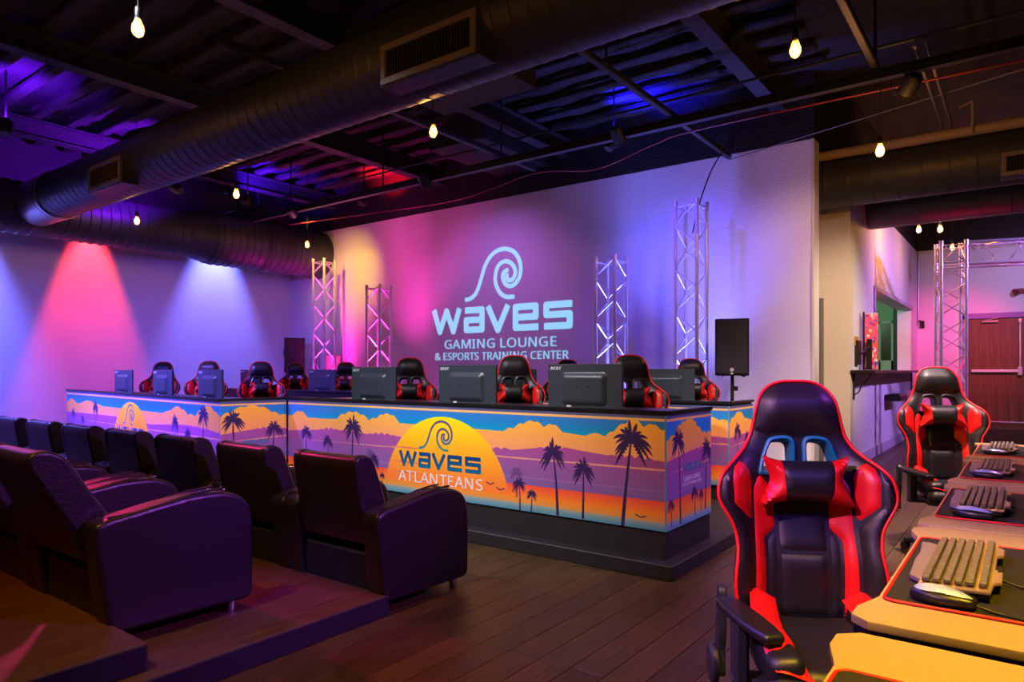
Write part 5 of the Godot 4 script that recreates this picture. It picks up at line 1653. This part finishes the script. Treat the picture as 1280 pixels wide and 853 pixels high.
func rounded_rect(w: float, h: float, r: float) -> PackedVector2Array:
	var p := PackedVector2Array()
	for c in [[w / 2 - r, h / 2 - r, 0.0], [-w / 2 + r, h / 2 - r, PI / 2], [-w / 2 + r, -h / 2 + r, PI], [w / 2 - r, -h / 2 + r, PI * 1.5]]:
		for k in 6:
			var a: float = c[2] + PI / 2 * k / 5.0
			p.append(Vector2(c[0] + cos(a) * r, c[1] + sin(a) * r))
	return p

func desk_kit(zc: float, which: String, fine: bool) -> void:
	# mouse pad, keyboard and mouse for a player facing +x; zc the middle of the pad
	var lie := Transform3D(Basis(Vector3(1, 0, 0), Vector3(0, 0, -1), Vector3(0, 1, 0)), Vector3.ZERO)
	var pad := thing("mouse_pad", "black desk pad with red stitched edge, " + which, "desk pad", V(-0.018, 0.7405, zc), 0.0, "desk pads")
	part("pad_cloth", kept("pad_cloth", func() -> Mesh: return MB.new().prism(rounded_rect(0.43, 0.64, 0.022), 0.0, 0.0035, 0.0, lie).mesh()), M.pad_cloth, pad)
	part("stitched_edge", kept("pad_edge", func() -> Mesh:
		var p := PackedVector3Array()
		for q in rounded_rect(0.428, 0.638, 0.022):
			p.append(V(q.x, 0.003, q.y))
		return MB.new().tube(p, 0.0032, 6, false, true).mesh(60)), M.pad_stitch, pad)
	var kb := thing("keyboard", "metal framed gaming keyboard, " + which, "keyboard", V(-0.118, 0.745, zc + 0.015), 0.0, "gaming keyboards")
	# local: x from the player (-) to the screen (+), z along the keyboard
	var plate := PackedVector2Array([Vector2(-0.062, -0.222), Vector2(0.062, -0.222), Vector2(0.066, -0.15), Vector2(0.078, -0.14), Vector2(0.078, -0.05), Vector2(0.064, -0.03), Vector2(0.064, 0.10), Vector2(0.076, 0.115), Vector2(0.076, 0.18), Vector2(0.064, 0.20), Vector2(0.062, 0.222), Vector2(-0.062, 0.222)])
	var slope := Basis(Vector3.BACK, 0.05)
	part("frame", kept("kb_frame", func() -> Mesh: return MB.new().prism(plate, 0.010, 0.018, 0.0025, Transform3D(slope, V(0, 0.004, 0)) * lie, 2).mesh(30)), M.keyboard_metal, kb)
	part("case", kept("kb_case", func() -> Mesh: return MB.new().box(V(0, 0.008, 0), V(0.12, 0.014, 0.43), 0.003, slope).mesh()), M.black_plastic, kb)
	part("wrist_rest", kept("kb_wrist", func() -> Mesh:
		return MB.new().prism(PackedVector2Array([Vector2(-0.064, -0.16), Vector2(-0.064, 0.20), Vector2(-0.082, 0.215), Vector2(-0.100, 0.212), Vector2(-0.092, 0.10), Vector2(-0.094, 0.02), Vector2(-0.088, -0.13)]), 0.002, 0.013, 0.003, lie, 2).mesh()), M.wrist_rest, kb)
	part("handle_slot", kept("kb_slot", func() -> Mesh: return MB.new().box(V(0.071, 0.0245, 0.03), V(0.006, 0.004, 0.05), 0.0, slope).mesh()), M.vent_dark, kb)
	# keys: rows run along z
	var rows := [[-0.048, [[1.3], [1.3], [1.3], [6.2], [1.3], [1.3], [1.0], [1.0], [1.0], [2.0], [1.0]]], [-0.029, []], [-0.010, []], [0.009, []], [0.028, []], [0.050, []]]
	var joined := MB.new()
	for ri in rows.size():
		var z := -0.212
		var list: Array = rows[ri][1]
		var ws := []
		if list.is_empty():
			for k in 21:
				ws.append(1.0 if k != 13 else 1.5)
		else:
			for q in list:
				ws.append(q[0])
		var tot := 0.0
		for w in ws:
			tot += w
		for w in ws:
			var l: float = 0.424 * w / tot
			var pos := V(rows[ri][0], 0.026, z + l * 0.5)
			if fine:
				var key := "key%d" % int(l * 10000)
				var mesh_: Mesh = kept(key, func() -> Mesh:
					return MB.new().prism(PackedVector2Array([Vector2(-0.0078, 0), Vector2(0.0078, 0), Vector2(0.0062, 0.009), Vector2(-0.0062, 0.009)]), -l / 2 + 0.0018, l / 2 - 0.0018, 0.0022, Transform3D.IDENTITY, 1).mesh(30))
				part("key", mesh_, M.keycap, kb, Transform3D(slope, slope * pos))
			else:
				joined.box(slope * (pos + V(0, 0.0045, 0)), V(0.0145, 0.009, l - 0.0040), 0.0015, slope)
			z += l
	if not fine:
		var o := part("keys", joined.mesh(20), M.keycap, kb)
		o.set_meta("kind", "stuff")
	part("cable", kept("kb_cable", func() -> Mesh: return MB.new().tube(smooth3(PackedVector3Array([V(0.07, 0.012, 0.06), V(0.12, 0.003, 0.07), V(0.17, 0.003, 0.03), V(0.24, 0.003, 0.05), V(0.34, 0.003, 0.0)]), 6), 0.003, 6).mesh(60)), M.cord_black, kb)
	var ms := thing("mouse", "silver and black gaming mouse, " + which, "mouse", V(-0.132, 0.744, zc + 0.285), deg_to_rad(-6), "gaming mice")
	# local: nose towards +x
	part("mouse_body", kept("mouse_body", func() -> Mesh:
		return MB.new().rbox(V(0, 0.013, 0), V(0.112, 0.026, 0.060), 0.0128, Basis.IDENTITY, 4, 6, func(p: Vector3) -> Vector3:
			return V(p.x, p.y * (1.0 - 0.25 * smoothstep(0.0, 0.056, p.x)), p.z * (0.86 + 0.16 * cos(p.x * 55.0) - 0.25 * smoothstep(-0.02, -0.056, p.x)))).mesh(60)), M.black_plastic, ms)
	part("mouse_shell", kept("mouse_shell", func() -> Mesh:
		var b := MB.new()
		var o := smooth_path(PackedVector2Array([Vector2(-0.050, 0.0), Vector2(-0.035, 0.020), Vector2(0.0, 0.021), Vector2(0.032, 0.015), Vector2(0.054, 0.002), Vector2(0.034, -0.008), Vector2(0.0, -0.017), Vector2(-0.035, -0.018)]), true, 3)
		panel(b, o, [], func(p: Vector2) -> Vector3:
			return V(p.x, 0.0225 + 0.013 * (1.0 - pow(absf(p.x + 0.008) / 0.064, 2.0)) - 9.0 * p.y * p.y + 0.004 * minf(1.0, poly_dist(o, p) / 0.006) - 0.004, p.y), 0.006, true)
		return b.mesh(60)), M.mouse_silver, ms)
	part("scroll_wheel", kept("wheel", func() -> Mesh: return MB.new().lathe(PackedVector2Array([Vector2(0, -0.003), Vector2(0.008, -0.003), Vector2(0.008, 0.003), Vector2(0, 0.003)]), 12, Transform3D(Basis(Vector3.RIGHT, PI / 2), V(0.036, 0.022, -0.008))).mesh()), M.vent_dark, ms)
	part("cable", kept("mouse_cable", func() -> Mesh: return MB.new().tube(smooth3(PackedVector3Array([V(0.055, 0.009, 0.0), V(0.09, 0.003, 0.002), V(0.15, 0.002, 0.008), V(0.26, 0.002, -0.005)]), 6), 0.0028, 6).mesh(60)), M.cord_black, ms)

func gaming_desks() -> void:
	var rows := [
		[-0.355, -1.335, "nearest gaming desk, cut off by the bottom of the picture"],
		[-1.402, -2.365, "second gaming desk, beside the nearest gaming chair"],
		[-2.392, -3.335, "third gaming desk, just past the nearest chair"],
		[-3.375, -4.325, "fourth gaming desk, beside the far gaming chair"],
		[-4.365, -5.32, "farthest gaming desk, in front of the wooden door"],
	]
	var names := ["on the nearest gaming desk", "on the second gaming desk", "on the third gaming desk", "on the fourth gaming desk", "on the farthest gaming desk"]
	for k in 5:
		gaming_desk(rows[k][0], rows[k][1], rows[k][2])
		desk_kit((rows[k][0] + rows[k][1]) * 0.5 + 0.02, names[k], k < 2)
	single("computer_cable", MB.new().tube(smooth3(PackedVector3Array([V(-0.30, 0.50, -2.62), V(-0.26, 0.52, -2.60), V(-0.20, 0.56, -2.60), V(-0.05, 0.66, -2.60)]), 6), 0.008, 6).mesh(), M.cord_black, "black arm sticking out below the third gaming desk", "cable")

# ------------------------------------------------------------------ hatch, arch and door at the far right
func far_corner() -> void:
	var t := thing("serving_ledge", "dark counter ledge on iron brackets below the serving hatch", "ledge", V(-1.709, 1.21, -11.85))
	part("ledge_board", MB.new().box(V(0.135, -0.02, 0), V(0.27, 0.04, 5.55), 0.006).mesh(), M.counter_dark, t)
	for z in [2.62, -2.6]:
		part("bracket", MB.new().box(V(0.012, -0.20, z), V(0.02, 0.32, 0.03)).tube(smooth3(PackedVector3Array([V(0.02, -0.30, z), V(0.07, -0.26, z), V(0.10, -0.18, z), V(0.16, -0.12, z), V(0.20, -0.05, z)]), 5), 0.008, 6).mesh(), M.black_steel, t)
	# colourful standing display on the ledge
	var d := thing("display_stand", "tall narrow display with bright pink and blue print standing on the ledge", "display", V(-1.585, 1.2125, -9.70), deg_to_rad(16))
	var a := Art.new(0.15, 0.70, 400.0)
	a.band(0, 0.70, Color(0.95, 0.25, 0.55), Color(0.95, 0.30, 0.40))
	var rg := RandomNumberGenerator.new()
	rg.seed = 5
	for k in 46:
		var c: Color = [Color(0.35, 0.25, 0.75), Color(0.95, 0.85, 0.9), Color(1.0, 0.35, 0.25), Color(0.75, 0.10, 0.35), Color(0.98, 0.55, 0.65)][rg.randi() % 5]
		var q := Vector2(rg.randf() * 0.15, rg.randf() * 0.70)
		a.circle(q, rg.randf_range(0.006, 0.022), rg.randf_range(0.008, 0.05), c)
	part("printed_face", print_mesh(0.15, 0.70), print_mat("display_print", a.texture()), d, Transform3D(Basis.IDENTITY, V(-0.075, 0.71, 0.03)))
	part("display_body", MB.new().box(V(0, 0.36, 0.0), V(0.15, 0.72, 0.06), 0.003).mesh(), M.plaster, d)
	part("side_strip", MB.new().box(V(-0.086, 0.37, 0.01), V(0.018, 0.74, 0.07), 0.004).mesh(), M.laminate, d)
	var r := thing("card_reader", "dark frame and screen arm mounted on the wall above the ledge", "terminal", V(-1.68, 1.21, -9.42))
	part("mount", MB.new().box(V(0.0, 0.22, 0.0), V(0.04, 0.30, 0.20), 0.006).mesh(), M.laminate, r)
	part("arm", MB.new().tube(line(V(0.03, 0.20, -0.02), V(0.10, 0.30, -0.12)), 0.012, 8).box(V(0.10, 0.20, -0.14), V(0.06, 0.38, 0.05), 0.008).mesh(), M.black_plastic, r)
	single("yellow_light_patch", MB.new().box(V(-1.700, 1.57, -9.42), V(0.012, 0.12, 0.22), 0.002).mesh(), mat("light_patch_yellow", Color(0.72, 0.52, 0.14), 0.6), "yellow board painted as warm lamp light on the wall above the dark frame", "lamplight")  # thin board coloured like warm lamp light falling on the wall
	# behind the hatch
	var f := thing("framed_panel", "white framed dark panel seen through the serving hatch", "panel", V(-2.25, 0.0, -15.42))
	part("frame", MB.new().box(V(-0.11, 1.70, 0), V(0.04, 0.98, 0.04), 0.004).box(V(0.11, 1.70, 0), V(0.04, 0.98, 0.04), 0.004).box(V(0, 2.17, 0), V(0.26, 0.04, 0.04), 0.004).box(V(0, 1.31, 0), V(0.26, 0.20, 0.04), 0.004).mesh(), M.plaster, f)
	part("dark_glass", MB.new().box(V(0, 1.78, -0.008), V(0.19, 0.76, 0.016)).mesh(), mat("pantry_glass", Color(0.26, 0.18, 0.10), 0.3), f)
	single("pantry_post", MB.new().box(V(-2.02, 1.3, -14.95), V(0.07, 2.6, 0.07), 0.006).mesh(), mat("pantry_dark", Color(0.10, 0.18, 0.15), 0.5), "dark green post beside the framed panel behind the hatch", "post")
	var pl := OmniLight3D.new()
	pl.name = "pantry_light"
	pl.light_color = Color(0.80, 1.0, 0.82)
	pl.light_energy = 1.7
	pl.light_size = 0.12
	pl.omni_range = 20.0
	pl.omni_attenuation = 2.0
	pl.shadow_enabled = true
	var lampn := thing("pantry_lamp", "small round ceiling lamp in the room behind the hatch", "ceiling lamp", V(-3.0, 2.52, -12.6))
	part("lamp_globe", MB.new().lathe(PackedVector2Array([Vector2(0, -0.09), Vector2(0.07, -0.07), Vector2(0.10, 0.0), Vector2(0.08, 0.06), Vector2(0.0, 0.08)]), 18).mesh(60), glow("pantry_glow", Color(0.85, 1.0, 0.86), 1.5), lampn)
	lampn.add_child(pl)
	# small shelf low on the wall, fire pull, conduit
	single("wall_shelf", MB.new().box(V(-1.60, 0.80, -11.9), V(0.22, 0.10, 0.75), 0.02).mesh(), M.counter_dark, "small dark shelf low on the hatch wall", "shelf")
	single("alarm_box", MB.new().box(V(-1.62, 2.10, -15.36), V(0.07, 0.14, 0.05), 0.008).box(V(-1.67, 2.16, -15.365), V(0.05, 0.05, 0.03), 0.004).mesh(), M.laminate, "small dark alarm box on the wall left of the arch", "alarm box")
	single("wall_conduit", MB.new().tube(line(V(-1.685, 2.1, -15.36), V(-1.685, 3.5, -15.36)), 0.012, 8).mesh(), M.galvanised, "thin conduit running up the corner to the alarm box", "conduit")
	# entrance arch of truss
	var ar := thing("truss_arch", "aluminium truss arch lit red in front of the wooden door", "truss arch", V(-0.83, 0.0, -11.05), deg_to_rad(17))
	var H := 2.62
	var s := 0.29
	for k in 4:
		var b := MB.new()
		truss_mesh(b, V(0, 0.012, 0), Vector3.UP, Vector3.RIGHT, Vector3.BACK, H, s, k, 11)
		part("chord", b.mesh(), M.aluminium, ar)
		var b2 := MB.new()
		truss_mesh(b2, V(s / 2 + 0.01, H + s / 2 + 0.01, 0), Vector3.RIGHT, Vector3.UP, Vector3.BACK, 2.2, s, k, 9)
		part("beam_chord", b2.mesh(), M.aluminium, ar)
	var lb := MB.new()
	truss_mesh(lb, V(0, 0.012, 0), Vector3.UP, Vector3.RIGHT, Vector3.BACK, H, s, 4, 11)
	truss_mesh(lb, V(s / 2 + 0.01, H + s / 2 + 0.01, 0), Vector3.RIGHT, Vector3.UP, Vector3.BACK, 2.2, s, 4, 9)
	part("lacing", lb.mesh(), M.aluminium, ar)
	var cb := MB.new()
	for k in 4:
		truss_mesh(cb, V(0, H + 0.012, 0), Vector3.UP, Vector3.RIGHT, Vector3.BACK, s + 0.02, s, k, 1)
	truss_mesh(cb, V(0, H + 0.012, 0), Vector3.UP, Vector3.RIGHT, Vector3.BACK, s + 0.02, s, 4, 1)
	part("corner_block", cb.mesh(), M.aluminium, ar)
	part("base_plate", MB.new().box(V(0, 0.006, 0), V(0.42, 0.012, 0.42), 0.004).mesh(), M.black_steel, ar)
	var t2 := MB.new()
	for k in 5:
		truss_mesh(t2, V(s + 2.22, 0.012, 0), Vector3.UP, Vector3.RIGHT, Vector3.BACK, H, s, k, 11)
	part("far_tower", t2.mesh(), M.aluminium, ar)
	# wooden door
	var dr := thing("door_1", "brown wooden exit door with a bright push bar at the far end of the room", "door", V(-0.90, 0.27, -15.37))
	dr.set_meta("kind", "structure")
	part("door_leaf", MB.new().box(V(0.50, 0.945, 0.0), V(0.97, 1.88, 0.045), 0.003).mesh(), M.door_wood, dr)
	part("door_leaf", MB.new().box(V(1.49, 0.945, 0.0), V(0.97, 1.88, 0.045), 0.003).mesh(), M.door_wood, dr)
	part("door_frame", MB.new().box(V(-0.03, 0.98, 0.01), V(0.10, 1.96, 0.08), 0.006).box(V(2.02, 0.98, 0.01), V(0.10, 1.96, 0.08), 0.006).box(V(0.995, 1.945, 0.01), V(2.15, 0.10, 0.08), 0.006).mesh(), M.door_frame, dr)
	var bar := part("push_bar", MB.new().box(V(0.42, 0.93, 0.07), V(0.70, 0.055, 0.05), 0.012).mesh(), M.bar_metal, dr)
	part("bar_end", MB.new().box(V(0.80, 0.93, 0.06), V(0.07, 0.16, 0.07), 0.012).mesh(), M.aluminium, bar)
	part("latch_rod", MB.new().tube(line(V(0.80, 1.0, 0.06), V(0.80, 1.80, 0.06)), 0.013, 8).box(V(0.80, 1.84, 0.05), V(0.05, 0.07, 0.05), 0.008).mesh(), M.aluminium, bar)
	part("door_closer", MB.new().box(V(0.36, 1.84, 0.05), V(0.26, 0.05, 0.05), 0.008).tube(line(V(0.28, 1.86, 0.09), V(0.48, 1.90, 0.09)), 0.01, 6).mesh(), M.galvanised, dr)
	part("threshold", MB.new().box(V(0.995, 0.006, 0.06), V(2.0, 0.012, 0.12), 0.003).mesh(), M.white_line, dr)
	single("emergency_light", MB.new().box(V(-0.10, 2.64, -15.36), V(0.22, 0.09, 0.05), 0.01).lathe(PackedVector2Array([Vector2(0, 0), Vector2(0.045, 0.0), Vector2(0.05, 0.05), Vector2(0.03, 0.06)]), 14, Transform3D(Basis(Vector3.RIGHT, PI / 2), V(-0.16, 2.61, -15.33))).mesh(), mat("red_plastic", Color(0.45, 0.10, 0.12), 0.5), "small red emergency light above the wooden door", "emergency light")
